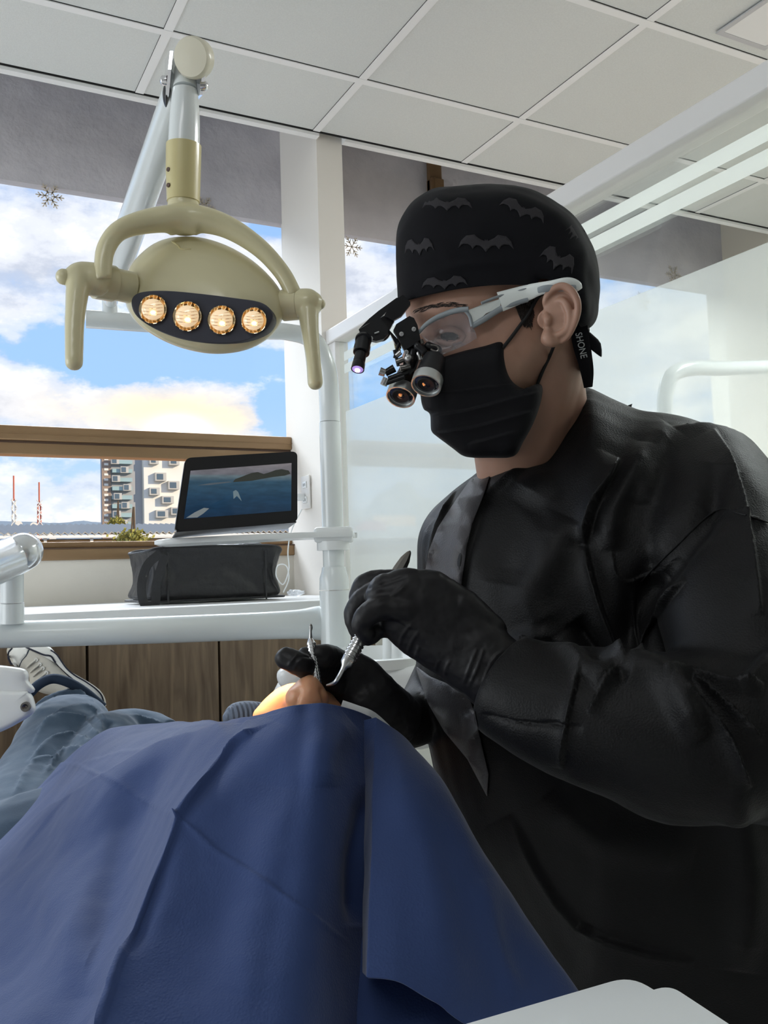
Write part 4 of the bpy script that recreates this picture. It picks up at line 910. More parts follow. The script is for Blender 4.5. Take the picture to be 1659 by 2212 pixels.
inflate(body, [(1130, 1040), (1250, 1010), (1400, 1010), (1500, 1060), (1560, 1300), (1560, 1700), (1560, 2600), (1180, 2600), (1100, 1900), (1000, 1500), (960, 1200)], 1.02, .09, n=10, p=2.2, c=(1300, 1500))
tube(body, [P(1470, 1120, .98), P(1570, 1280, .83), P(1612, 1450, .762), P(1600, 1550, .742), P(1480, 1588, .74), P(1400, 1590, .745), P(1120, 1480, .785), P(1040, 1425, .80)], [.035, .028, .024, .024, .026, .026, .024, .02], 20, 5)
tube(body, [P(1030, 1170, 1.1), P(1000, 1320, 1.13), P(975, 1450, 1.11), P(910, 1548, 1.0), P(860, 1550, .965)], [.035, .03, .025, .02, .018], 20, 5)
bm_ = remesh(body, .006, 6)
bo = make('body', merge(hm, eb, g2v, bm_), MT['skin'], dt, angle=180)
bhead = BVHTree.FromPolygons([v.co for v in hm.vertices], [tuple(p.vertices) for p in hm.polygons])
def dec(name, outline, m, par, bvh=None, lift=.0008, cuts=2, smooth=0, solid=.0006, **k): return make(name, decal(bvh or bhead, outline, lift, cuts, .93, smooth), m, par, solid=solid, angle=180, **k)
# dark iris and lashes, eyebrow, sideburn, nape hair
be = BVHTree.FromPolygons(*(lambda q: (q.v, q.f))(merge(hm, g2v, eb)))
make('eye', decal(be, [(952, 722), (962, 718), (978, 718), (990, 724), (988, 733), (975, 738), (960, 736), (952, 730)], .0006, 2, .9), MT['hair'], dt, angle=180)
g = G()
for i in range(110):
    f = i/109; x = 892+f*112; y = 676-18*math.sin(f*math.pi*.75)+random.uniform(-5, 5); a = -.35+f*.5
    tube(g, [hit(bhead, x, y, .0004), hit(bhead, x+10*math.cos(a), y+10*math.sin(a)-1, .0005)], [.0003, .0001], 5, 1)
make('eyebrow', g, MT['hair'], dt)
g = G()
for i in range(420):
    x = random.uniform(1100, 1152); y = random.uniform(632, 700)
    if x < 1104+(y-632)*.45 or x > 1158-(y-640)*.15: continue
    tube(g, [hit(bhead, x, y, .0006), hit(bhead, x+random.uniform(-2, 5), y+random.uniform(8, 14), .0012)], [.0007, .0003], 4, 1)
sb = decal(bhead, [(1108, 630), (1150, 628), (1152, 660), (1146, 692), (1132, 706), (1120, 680), (1110, 650)], .0004, 2, .9)
make('sideburn', merge(g, sb), MT['hair'], dt, angle=180)
g = inflate(G(), [(1238, 640), (1262, 640), (1272, 700), (1268, 760), (1262, 800), (1258, 806), (1246, 770), (1240, 730)], HD-.012, .034, n=10, p=2.5)
g = remesh(g, .0022, 4); noise_push(g, .002, 300)
make('nape_hair', g, MT['hair'], dt, angle=180)
# cap: shells of the outline above the brim
capo = [(861, 655), (857, 610), (856, 560), (857, 505), (868, 468), (890, 436), (930, 411), (975, 400), (1030, 397), (1090, 400), (1140, 411), (1190, 432), (1235, 462), (1262, 500), (1282, 545), (1292, 590), (1293, 640), (1289, 682), (1276, 704), (1258, 710)]
ca = catmull(capo, 4); cc_ = np.array((1185, 616)); rows = []; nn_ = 36
for k in range(nn_+1):
    t = -math.pi/2+math.pi*k/nn_; s = max(abs(math.cos(t)), .01)**(2/3.4); off = math.copysign(abs(math.sin(t))**(2/3.0), math.sin(t))*.082; row = []
    for i, q in enumerate(ca):
        f = i/(len(ca)-1)
        e = np.array((1085, 598)); x, y = cc_+(q-cc_)*s
        ff = abs(f-.5)*2; drop = 0
        if f < .5: y -= 16*math.sin(math.pi*min(1, s))*max(0, ff-.6)*2.5
        row.append(P(x, y, HD+off))
    rows.append(row)
g = loft(G(), rows, caps=False, closed=False)
# flap closing the near side down to the brim, running from the forehead over the ear
cm = subdiv(g, 1)
folds(cm, [([(905, 600), (1000, 575), (1100, 568), (1180, 570), (1255, 600)], 9, .002, 'r'), ([(880, 470), (960, 440), (1080, 430), (1180, 455), (1260, 520)], 22, .0025, 'r'),
           ([(1262, 520), (1255, 600), (1270, 690)], 12, .002, 'r'), ([(875, 560), (920, 545), (990, 548)], 12, .0015, 'r')])
noise_push(cm, .0025, 14)
cap = make('surgical_cap', cm, MT['cap'], dt, solid=.0015, angle=180)
bc = bvh_of([cap])
def bat(cx, cy, w, h, ang=0, clip=None):
    half = [(0, -.10), (.035, -.22), (.06, -.10), (.12, -.14), (.30, -.30), (.42, -.50), (.72, -.42), (.90, -.10), (1.0, .38), (.84, .12), (.66, .10), (.54, .22), (.48, .42), (.36, .18), (.22, .20), (.12, .34), (0, .60)]
    pts = half+[(-x, y) for x, y in reversed(half[1:-1])]
    a = math.radians(ang); return [(cx+(x*w*math.cos(a)-y*h*math.sin(a)), cy+(x*w*math.sin(a)+y*h*math.cos(a))) for x, y in pts]
for cx_, cy_, w_, h_, an in ((1050, 524, 60, 34, 1), (966, 440, 54, 26, 0), (1130, 453, 52, 30, 22), (905, 532, 32, 34, -6), (1206, 560, 40, 42, 26), (960, 610, 50, 26, -4), (1244, 502, 20, 34, 42), (1040, 410, 30, 10, 4)):
    make('printed_bat', decal(bc, bat(cx_, cy_, w_, h_, an), .0016, 3, .9), MT['print'], cap, solid=.0004, angle=180)
# ties of the cap
g = inflate(G(), [(1252, 716), (1268, 714), (1284, 726), (1298, 742), (1300, 768), (1296, 770), (1280, 758), (1266, 748), (1256, 760), (1250, 740)], HD-.03, .004, n=6, p=3, sm=2)
make('cap_tie_bow', g, MT['cap'], cap)
g = G(); tube(g, [P(1250, 700, HD-.045), P(1256, 745, HD-.045), P(1264, 790, HD-.04), P(1270, 836, HD-.03)], [(.0085, .0012), (.0085, .0012), (.006, .0012), (.004, .0012)], 10, 6, ref=CF)
tie = make('cap_tie_strap', g, MT['cap'], cap)
make('cap_tie_strap', tube(G(), [P(1266, 752, HD-.03), P(1274, 800, HD-.02), P(1274, 836, HD-.01)], [(.005, .001), (.004, .001), (.003, .001)], 10, 5, ref=CF), MT['cap'], cap)
fc = bpy.data.curves.new('t', 'FONT'); fc.body = 'SHONE'; fc.size = 1; fc.align_x = 'CENTER'; fc.extrude = .02
fo_ = bpy.data.objects.new('t', fc); COL.objects.link(fo_); dg = bpy.context.evaluated_depsgraph_get(); dg.update(); tm = bpy.data.meshes.new_from_object(fo_.evaluated_get(dg)); bpy.data.objects.remove(fo_)
c1 = P(1256, 746, HD-.0482); ux = (CD*.97+CR*.22).normalized(); uy = (CR*.97-CD*.22).normalized()
g = G().add([c1+ux*v.co.x*.0078+uy*(v.co.y-.35)*.0095-CF*v.co.z*.01 for v in tm.vertices], [tuple(p.vertices) for p in tm.polygons])
make('tie_lettering', g, MT['silver'], tie, smooth=False, label='white lettering on the cap tie')
# mask
mo = [(940, 778), (953, 771), (1010, 752), (1050, 741), (1088, 730), (1092, 764), (1096, 795), (1104, 818), (1119, 834), (1139, 841), (1156, 830), (1172, 833), (1168, 870), (1152, 915), (1130, 955), (1110, 986), (1060, 989), (1006, 987), (980, 970), (957, 953), (940, 940), (931, 930), (930, 905), (928, 890), (916, 886), (910, 868), (908, 850), (905, 830), (912, 806)]
g = inflate(G(), mo, HD, (.0810, .081), n=28, p=9, c=(1030, 870), sm=3)
mm_ = remesh(g, .0022, 4, .5, 1)
folds(mm_, [([(912, 850), (985, 846), (1060, 836), (1112, 832)], 15, .0032, 's'), ([(930, 900), (1010, 888), (1090, 866), (1165, 846)], 16, .0034, 's'), ([(938, 935), (1020, 925), (1090, 905), (1150, 888)], 15, .0030, 's'),
            ([(955, 783), (1010, 764), (1080, 748)], 6, .0012, 'r'), ([(1010, 960), (1060, 948), (1120, 930)], 14, .0022, 's')])
mk = make('face_mask', mm_, MT['mask'], dt, angle=180)
bh2 = BVHTree.FromPolygons(*(lambda q: (q.v, q.f))(merge(hm, mm_)))
g = G(); tube(g, [hit(bh2, 1086, 752, .001), hit(bh2, 1105, 728, .0022), hit(bh2, 1122, 705, .0022), hit(bh2, 1142, 678, .0022), hit(bh2, 1160, 645, .0022), ep(1176, 632, -.004)], .0017, 8, 5); make('ear_loop', g, MT['cord'], mk)
g = G(); tube(g, [ep(1200, 738, -.003), hit(bh2, 1188, 768, .002), hit(bh2, 1172, 802, .002), hit(bh2, 1160, 832, .001)], .0017, 8, 5); make('ear_loop', g, MT['cord'], mk)
# gown
g = G()
tube(g, [P(1612, 1380, .785), P(1636, 1500, .748), P(1650, 1590, .735)], [.066, .068, .070], 24, 4, rounded=True); E_(g, 1160, 1092, .985, 125, 100, .095); E_(g, 1298, 972, .99, 84, 80, .082)
go = [(1262, 838), (1290, 846), (1330, 868), (1380, 886), (1430, 890), (1490, 901), (1560, 930), (1640, 980), (1720, 1060), (1850, 1250), (1950, 1600), (1980, 2050), (1980, 2700), (1300, 2700), (1200, 2350), (1090, 2100), (1010, 1900), (950, 1720), (915, 1560), (900, 1470), (899, 1350), (899, 1220), (902, 1160), (925, 1108), (980, 1056), (1030, 1020), (1062, 992), (1100, 990), (1132, 972), (1166, 966), (1200, 930), (1240, 872)]
inflate(g, go, 1.0, (.17, .14), n=20, p=2.5, c=(1350, 1450), sm=3, tilt=(-.00010, 0))
tube(g, [P(1490, 1080, .95), P(1556, 1190, .86), P(1610, 1360, .78), P(1630, 1520, .74)], [(.085, .09), (.078, .078), (.070, .07), (.062, .062)], 28, 5)
tube(g, [P(1640, 1560, .735), P(1480, 1590, .735), P(1340, 1560, .745), P(1220, 1530, .76), P(1130, 1496, .78), (P(1088, 1474, .79))], [(.080, .07), (.076, .070), (.068, .062), (.061, .055), (.056, .047), (.050, .044)], 28, 5)
tube(g, [P(1012, 1150, 1.09), P(992, 1300, 1.13), P(975, 1440, 1.12), P(905, 1545, 1.0), P(838, 1552, .955)], [.055, .046, .044, .031, .030], 24, 5)
gm = remesh(g, .0036, 10, .5, 1)
noise_push(gm, .003, 9, (1, 1, .7), 3)
FG = [([(1190, 950), (1130, 1008), (1050, 1080), (1012, 1170), (1000, 1250), (992, 1320)], 34, .007, 's', 1),
      ([(1335, 990), (1300, 1060), (1275, 1130), (1264, 1178)], 24, .016, 's'), ([(1264, 1178), (1290, 1290), (1325, 1390), (1350, 1450)], 22, .014, 's'),
      ([(1390, 960), (1350, 1050), (1320, 1120), (1322, 1190)], 22, .009, 'r'), ([(1322, 1190), (1332, 1240), (1360, 1256), (1395, 1236), (1440, 1190)], 9, .006, 's'),
      ([(1560, 1010), (1530, 1100), (1460, 1180), (1400, 1270), (1375, 1350), (1370, 1440)], 34, -.018, 'r'),
      ([(1480, 1250), (1420, 1320), (1385, 1390), (1388, 1440)], 18, .010, 's'), ([(1370, 1255), (1372, 1350), (1388, 1440)], 12, .006, 's'),
      ([(1540, 925), (1590, 1030), (1620, 1160), (1645, 1330)], 26, .008, 's'), ([(1530, 1100), (1600, 1110), (1660, 1135)], 10, .004, 's'),
      ([(1430, 1468), (1500, 1462), (1570, 1478), (1650, 1480)], 15, .012, 's'), ([(1450, 1480), (1520, 1530), (1580, 1600), (1620, 1700)], 15, .012, 's'), ([(1500, 1470), (1580, 1530), (1650, 1600)], 12, .010, 's'), ([(1600, 1490), (1650, 1440), (1690, 1380)], 18, .008, 'r'),
      ([(1100, 1392), (1180, 1376), (1240, 1410), (1275, 1462)], 20, .008, 'r'), ([(1275, 1480), (1310, 1448), (1360, 1440), (1420, 1460), (1470, 1520), (1520, 1600)], 30, .016, 'r'),
      ([(1270, 1540), (1300, 1490), (1335, 1448)], 12, .007, 's'), ([(1040, 1540), (1120, 1560), (1200, 1562), (1260, 1570)], 10, -.005, 's'), ([(1255, 1440), (1225, 1560), (1212, 1660)], 14, .007, 's'),
      ([(1230, 1120), (1180, 1220), (1150, 1300), (1190, 1380)], 40, .008, 'r'), ([(1150, 1060), (1100, 1160), (1080, 1260)], 44, -.006, 'r'), ([(1240, 1340), (1300, 1420), (1360, 1470)], 20, -.012, 'r'),
      ([(1450, 920), (1400, 1000), (1390, 1090)], 30, .007, 'r'), ([(1200, 1700), (1300, 1800), (1500, 1850)], 50, .010, 'r'), ([(1100, 1760), (1250, 2000), (1500, 2080)], 50, .008, 's'), ([(935, 1120), (905, 1240), (912, 1330)], 14, .006, 'r'), ([(985, 1060), (950, 1140), (930, 1240)], 12, .006, 's'), ([(1580, 1700), (1620, 1900), (1600, 2100)], 40, .01, 'r')]
folds(gm, FG)
gown = make('gown', gm, MT['gown'], dt, angle=180)
bg_ = bvh_of([gown])
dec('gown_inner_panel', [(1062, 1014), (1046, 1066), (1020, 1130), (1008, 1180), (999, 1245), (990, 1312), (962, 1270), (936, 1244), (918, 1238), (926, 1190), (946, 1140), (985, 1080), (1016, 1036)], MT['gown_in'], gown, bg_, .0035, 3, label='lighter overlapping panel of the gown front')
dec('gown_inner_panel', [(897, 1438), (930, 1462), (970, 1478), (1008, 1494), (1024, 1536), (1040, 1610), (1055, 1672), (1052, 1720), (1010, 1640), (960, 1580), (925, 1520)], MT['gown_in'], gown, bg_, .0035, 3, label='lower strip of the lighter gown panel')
g = G(); strip_on(g, bg_, [(1340, 1180), (1385, 1256), (1450, 1190), (1545, 1104), (1600, 1110), (1658, 1128)][1:], .0009, .0005); make('sleeve_seam', g, MT['gown'], gown)
g = G(); strip_on(g, bg_, [(1066, 1004), (1098, 998), (1134, 978), (1168, 970), (1204, 932), (1242, 878), (1266, 846)], .0016, 0.0, default=.92); make('collar_edge', g, MT['gown'], gown)
g = inflate(G(), [(1326, 872), (1338, 872), (1350, 878), (1362, 880), (1366, 872), (1360, 888), (1345, 890), (1330, 882)], .99, .006, n=6, sm=2); make('neck_tie_knot', g, MT['gown'], gown)
# gloves
def hand_glove(palm, fingers, vox=.0016, sm=5, lines=()):
    g = G(); tube(g, [Pt(p[:3]) for p in palm], [(p[3], p[4]) for p in palm], 28, 5, ref=CF, rounded=True)
    for f in fingers: tube(g, [Pt(p[:3]) for p in f], [p[3] for p in f], 16, 6, rounded=True)
    m = remesh(g, vox, sm, .5); noise_push(m, .0010, 60); 
    return folds(m, lines) if lines else m
near = hand_glove([(1150, 1508, .785, .030, .026), (1092, 1470, .79, .033, .028), (1035, 1424, .795, .034, .025), (975, 1374, .80, .036, .022), (915, 1330, .80, .037, .020), (860, 1296, .80, .031, .018), (825, 1285, .80, .02, .014)],
    [[(900, 1262, .825, .012), (850, 1256, .828, .011), (800, 1258, .83, .0105), (778, 1280, .832, .0098), (776, 1312, .83, .009)],
     [(880, 1275, .812, .012), (820, 1275, .815, .0105), (782, 1295, .818, .0100), (764, 1325, .818, .0092), (768, 1352, .817, .008), (775, 1366, .816, .0075)],
     [(880, 1318, .79, .0125), (830, 1312, .788, .0108), (796, 1326, .787, .0102), (781, 1350, .789, .0092), (790, 1368, .792, .0085)],
     [(930, 1385, .80, .016), (880, 1362, .805, .012), (836, 1352, .808, .0105), (812, 1358, .808, .0095), (800, 1372, .806, .0085), (793, 1378, .806, .007)],
     [(1000, 1300, .80, .012), (940, 1262, .80, .012), (900, 1262, .80, .013)], [(1060, 1360, .80, .014), (1000, 1310, .80, .016)]],
    lines=[([(845, 1330), (880, 1350), (905, 1360)], 3, .0012, 'r'), ([(862, 1400), (870, 1372), (892, 1345)], 3, .001, 'r'), ([(880, 1415), (890, 1385), (912, 1355)], 3, .001, 'r'), ([(896, 1425), (905, 1395)], 3, .0012, 'r'),
           ([(780, 1274), (830, 1262), (870, 1248), (890, 1242)], 4, -.001, 'r'), ([(800, 1300), (850, 1285), (880, 1260)], 4, .0012, 'r'), ([(1000, 1480), (1015, 1440), (1030, 1400)], 3, .0012, 'r'), ([(1012, 1485), (1032, 1440), (1045, 1400)], 3, .0012, 'r'),
           ([(960, 1462), (965, 1440), (975, 1425)], 3, .001, 'r'), ([(940, 1450), (948, 1425)], 3, .001, 'r'), ([(1040, 1480), (1060, 1430), (1090, 1398)], 4, .0015, 's')])
make('glove', near, MT['glove'], dt, angle=180, label='glove on the hand raised holding the scaler handpiece')
far = hand_glove([(850, 1560, .95, .034, .026), (806, 1530, .93, .036, .026), (770, 1488, .93, .034, .022), (738, 1455, .925, .030, .018), (720, 1438, .92, .020, .014)],
    [[(745, 1470, .925, .016), (725, 1425, .91, .0125), (700, 1416, .878, .0115), (675, 1416, .875, .010), (660, 1412, .874, .0075)],
     [(745, 1490, .93, .015), (708, 1460, .90, .0125), (676, 1450, .875, .0115), (645, 1434, .858, .0118), (618, 1422, .858, .0105)],
     [(760, 1500, .94, .014), (712, 1478, .95, .0115), (680, 1474, .97, .0105), (670, 1490, .985, .009)],
     [(780, 1520, .95, .014), (740, 1500, .975, .011), (710, 1500, 1.0, .010)]],
    lines=[([(622, 1442), (632, 1425), (645, 1412)], 3, .0010, 'r'), ([(632, 1450), (645, 1430), (660, 1422)], 3, .0010, 'r'), ([(652, 1418), (680, 1420), (705, 1424)], 3, -.001, 'r')])
make('glove', far, MT['glove'], dt, angle=180, label='glove on the lower hand holding the mirror beside the nose')
# ---------------------------------------------------------------- loupes worn by the dentist
lo_ = thing('dental_loupes', 'white framed goggles with two magnifying scopes and a clip-on headlight', 'loupes', P(960, 740, .86))
bhm = BVHTree.FromPolygons(*(lambda q: (q.v, q.f))(merge(hm, mm_)))
def hp(px, py, lift=.006): return hit(bhead, px, py, lift, .90)
g = G(); tube(g, [hp(1080, 652, .009), hp(1110, 642, .009), hp(1140, 632, .010), P(1165, 624, .845), P(1190, 619, .841), P(1225, 612, .8385), P(1245, 617, .839), P(1252, 626, .840)], [(.0095, .002), (.0085, .002), (.0075, .002), (.006, .002), (.0055, .002), (.0055, .0018), (.005, .0016), (.003, .0016)], 12, 6, ref=CF)
tm_ = make('temple_arm', g, MT['goggle_f'], lo_)
make('rubber_inlay', tube(G(), [P(1163, 627, .8380), P(1183, 623, .8350), P(1243, 622, .8345)], [(.0028, .001), (.0032, .001), (.0028, .001)], 10, 4, ref=CF, rounded=True), MT['goggle_g'], tm_)
make('trim_edge', tube(G(), [hp(1020, 704, .008), hp(1045, 690, .0095), hp(1080, 668, .0085), hp(1110, 655, .0085), hp(1140, 646, .0095)], [(.0028, .0016)]*5, 10, 5, ref=CF), MT['goggle_g'], tm_)
make('upper_trim', tube(G(), [hp(1040, 655, .0105), hp(1070, 643, .010), hp(1100, 634, .009), hp(1130, 626, .010), hp(1150, 620, .011)], [(.0014, .0016)]*5, 10, 5, ref=CF), MT['goggle_g'], tm_)
hinge = [hp(1006, 672, .010), hp(1046, 656, .0105), hp(1082, 645, .0095), hp(1080, 664, .0085), hp(1050, 677, .0095), hp(1024, 702, .0085), hp(1016, 690, .0095)]
make('hinge_plate', slab(G(), hinge, .003, CF), MT['goggle_f'], lo_, smooth=False)
g = G(); tube(g, [P(902, 722, .862), P(918, 703, .858), P(940, 688, .855), hp(968, 676, .010), hp(990, 670, .010), hp(1012, 668, .0095)], [.0016, .002, .0024, .0026, .0026, .0026], 12, 6); make('lens_frame', g, MT['goggle_g'], lo_)
make('lens_rim', tube(G(), [hp(1006, 672, .009), hp(1015, 684, .009), hp(1020, 705, .008)], .0018, 10, 4), MT['goggle_g'], lo_)
g = decal(bhead, [(908, 722), (925, 702), (945, 690), (968, 680), (1000, 674), (1012, 690), (1028, 720), (1030, 730), (1005, 745), (975, 758), (950, 768), (930, 750)], .0085, 3, .87)
make('safety_lens', g, MT['goggle'], lo_, solid=.0015, angle=180, label='clear side of the safety lens')
LDp = .862
def plate(name, pts, d, th, m, par=lo_, tl=(0, 0)): 
    cx_ = sum(p[0] for p in pts)/len(pts); cy_ = sum(p[1] for p in pts)/len(pts)
    return make(name, slab(G(), [P(x, y, d+tl[0]*(x-cx_)+tl[1]*(y-cy_)) for x, y in pts], th, CF), m, par, smooth=False)
def rod(name, a, b, r, m, par=lo_, r2=None, seg=20, rounded=False): return make(name, tube(G(), [Pt(a), Pt(b)], [r, r2 or r], seg, 1, rounded=rounded), m, par)
cr = lambda x, y: (700+x*.217, 600+y*.217)       # from the close-up's frame
plate('upper_flap', [cr(*q) for q in [(785, 168), (858, 240), (860, 265), (770, 380), (690, 425), (600, 375), (655, 280), (660, 262)]], .868, .006, MT['blackm'])
plate('visor_plate', [cr(*q) for q in [(345, 512), (450, 405), (540, 330), (720, 200), (785, 190), (660, 300), (560, 400), (420, 465)]], .878, .004, MT['black'])
plate('side_link', [cr(*q) for q in [(560, 400), (605, 372), (700, 430), (650, 520), (760, 640), (770, 700), (710, 660), (640, 520), (620, 500)]], .872, .006, MT['blackm'])
bp_ = plate('bracket_plate', [cr(*q) for q in [(720, 460), (850, 380), (895, 400), (930, 470), (950, 560), (960, 610), (870, 680), (800, 720), (740, 600), (690, 520)]], .858, .010, MT['blackm'])
for x, y in ((893, 514), (770, 562), (818, 742)):
    q = P(*cr(x, y), .8575); make('screw', lathe(G(), q, -CF, [(0, .0022), (.0012, .0022), (.0014, .0012), (.0006, .0006)], 12), MT['chrome'], bp_)
lk = plate('headlight_link', [cr(*q) for q in [(345, 515), (470, 440), (560, 400), (640, 500), (640, 560), (590, 610), (520, 630), (470, 620), (420, 610), (370, 570)]], .868, .010, MT['black'])
q = P(*cr(463, 606), .8675); make('screw', lathe(G(), q, -CF, [(0, .0024), (.0012, .0024), (.0014, .001)], 12), MT['chrome'], lk)
make('slot', tube(G(), [P(*cr(503, 555), .8672), P(*cr(548, 538), .8672)], .0008, 8, 1), MT['silver'], lk)
hl = rod('headlight_body', (*cr(395, 600), .868), (*cr(372, 740), .862), .0076, MT['blackm'], seg=32)
for a, b, r in ((610, 625, .0080), (690, 700, .0080), (715, 745, .0080)):
    f = lambda y: (395-(y-600)*.165); make('knurled_ring', tube(G(), [P(*cr(f(a), a), .866), P(*cr(f(b), b), .864)], r*1.0, 32, 1), MT['black'], hl)
rod('headlight_barrel', (*cr(368, 750), .862), (*cr(338, 880), .857), .0055, MT['blackm'], seg=32, r2=.0060)
axh = (P(*cr(338, 900), .853)-P(*cr(368, 750), .862)).normalized(); hc = P(*cr(334, 912), .852)
he = make('headlight_end', lathe(G(), hc-axh*.006, axh, [(-.002, .0055), (0, .0062), (.006, .0064), (.0062, .0056), (.005, .0054)], 32), MT['blackm'], lo_)
make('led_lens', lathe(G(), hc-axh*.0005, axh, [(0, .0054), (.0005, .0053), (.0016, .002), (.0018, .0003)], 24), mat('led_bezel_lens', (.35, .25, .5), .15, emit=((.55, .35, .9), .5)), he)
make('led', lathe(G(), hc+axh*.0008, axh, [(0, .0026), (.001, .0024), (.0015, .0003)], 16), MT['led'], he)
def scope(name, c, R_, d, axis, body_to, rb, ringh=.010, lab=None):
    ax = Vector(axis).normalized(); q = P(*c, d)
    s = make(name, lathe(G(), q-ax*.036, ax, [(0, .0005), (0, rb*.86), (.004, rb*.9), (.018, rb), (.026, rb*1.02), (.0265, .0005)], 40), MT['black'], lo_, label=lab)
    make('objective_ring', lathe(G(), q-ax*ringh, ax, [(-.0006, R_*.92), (-.0006, R_*.99), (.001, R_), (ringh-.001, R_), (ringh, R_*.985), (ringh, R_*.90), (ringh-.003, R_*.87)], 48), MT['silver'], s)
    make('objective_lens', lathe(G(), q-ax*.0032, ax, [(-.002, R_*.88), (0, R_*.875), (.0012, R_*.5), (.0016, .0004)], 36), MT['lens'], s)
    make('inner_ring', lathe(G(), q-ax*.0030, ax, [(0, R_*.62), (.0012, R_*.62), (.0016, R_*.56), (.0012, R_*.5)], 36), MT['blackm'], s)
    return s
a1 = -CF*.56+(CD*.93-CR*.30)*.83
scope('near_scope', (920, 834), 33.5*.838/F, .838, a1, None, 29*.855/F, lab='black scope nearest the mask with silver ring')
scope('far_scope', (865, 859), 33*.86/F, .878, a1, None, 28*.86/F, lab='second black scope with silver ring, lower left')
rod('scope_stem', (*cr(900, 700), .866), (*cr(870, 900), .872), .0045, MT['blackm'])
plate('yoke_plate', [cr(*q) for q in [(840, 640), (900, 640), (960, 760), (920, 900), (860, 960), (780, 900), (800, 780)]], .868, .008, MT['black'])
rod('bridge_bar', (*cr(620, 1050), .866), (*cr(800, 985), .866), .0022, MT['blackm']); rod('clamp_bar', (*cr(640, 1010), .870), (*cr(830, 940), .870), .0028, MT['black'])
rod('adjust_knob', (*cr(555, 930), .868), (*cr(610, 950), .868), .0040, MT['steel'], r2=.0036); rod('adjust_stem', (*cr(610, 950), .869), (*cr(700, 900), .869), .0034, MT['blackm'], r2=.0040)
rod('side_knob', (*cr(840, 800), .858), (*cr(850, 830), .866), .0042, MT['steel'], rounded=True)
for a, b, r, m in (((715, 780), (760, 740), .0026, 'steel'), ((720, 840), (790, 810), .0028, 'darksteel'), ((700, 720), (740, 880), .0016, 'blackm'), ((590, 1070), (620, 1000), .0034, 'steel'), ((940, 740), (960, 820), .0030, 'chrome'), ((760, 900), (860, 880), .0028, 'darksteel'), ((745, 650), (700, 800), .0014, 'blackm'), ((960, 620), (975, 660), .0026, 'darksteel')):
    rod('linkage_rod', (*cr(*a), .866), (*cr(*b), .866), r, MT[m])
g = G()
for i in range(5): tube(g, [P(*cr(702+i*10, 650), .880), P(*cr(718+i*10, 740), .878)], .0008, 6, 1)
make('spring', g, MT['ivory'], lo_)
npd = rod('nose_pad', (*cr(1040, 680), .862), (*cr(1130, 715), .862), .0042, MT['black'], rounded=True)
rod('nose_pad_arm', (*cr(930, 690), .862), (*cr(1040, 690), .866), .0028, MT['black'])
make('pad_loop', tube(G(), [P(*cr(x, y), .850) for x, y in [(1060, 668), (1120, 680), (1138, 710), (1120, 732), (1060, 712)]], .0009, 8, 4), MT['darksteel'], npd)
rod('nose_pad', (*cr(930, 680), .858), (*cr(990, 730), .858), .0036, MT['black'], rounded=True)
make('light_cable', tube(G(), [P(*cr(630, 520), .876), P(*cr(640, 560), .876), P(*cr(600, 610), .878), P(*cr(540, 620), .878)], .0018, 8, 5), MT['black'], lo_)
# ---------------------------------------------------------------- instruments in the hands
hs = thing('scaler_handpiece', 'grey scaler handpiece with knurled grip and thin bent tip in the raised hand', 'handpiece', P(790, 1380, .80))
pA, pB = P(886, 1190, .84), P(755, 1421, .803)
axs = (pB-pA); Ls = axs.length; axs.normalize()
make('tail', lathe(G(), pA, axs, [(0, .0006), (.002, .0022), (.010, .0050), (.022, .0064), (.05, .0062), (Ls-.040, .0060), (Ls-.040, .0005)], 8), MT['darksteel'], hs, angle=30)
prof = [(Ls-.04, .0005), (Ls-.04, .0058)]
for i in range(11): z = Ls-.038+i*.0034; prof += [(z, .0066), (z+.0014, .0066), (z+.0018, .0058), (z+.0032, .0058)]
prof += [(Ls, .0064), (Ls+.001, .0005)]
make('knurled_grip', lathe(G(), pA, axs, prof, 28), MT['steel'], hs, angle=30)
pC = P(744, 1440, .80)
make('nose_cone', tube(G(), [pB-axs*.0005, pB+axs*.006, pC, P(741, 1446, .80)], [.0060, .0056, .0030, .0024], 24, 1), MT['steel'], hs)
make('collar', tube(G(), [P(752.5, 1426, .8022), P(749, 1432, .8015)], [.0058, .0050], 24, 1), mat('copper_collar', (.70, .42, .34), .25, metal=1), hs)
make('tip', tube(G(), [P(741, 1445, .80), P(733, 1460, .80), P(726, 1471, .80), P(718, 1477, .805), P(706, 1480, .815)], [.0021, .0020, .0019, .0016, .0008], 14, 6), MT['steel'], hs)
mi = thing('dental_mirror', 'steel mouth instrument with ribbed handle and small rounded top held in the lower hand', 'dental instrument', P(672, 1400, .875))
make('shank', tube(G(), [P(671, 1382, .875), P(671, 1366, .875), P(671.5, 1352, .875)], [.0020, .0012, .0016], 12, 3), MT['steel'], mi)
make('spoon_head', ell(G(), P(671.5, 1355.5, .875), (CR*.0017, CD*.0036, CF*.0012)), MT['darksteel'], mi)
prof = [(-.001, .0005), (-.001, .0022), (.003, .0040)]
for i in range(16): z = .004+i*.0032; prof += [(z, .0046), (z+.0014, .0046), (z+.0018, .0041), (z+.003, .0041)]
make('ribbed_handle', lathe(G(), P(671, 1382, .875), (P(684, 1468, .86)-P(671, 1382, .875)).normalized(), prof+[(.056, .0005)], 24), MT['chrome'], mi, angle=30)

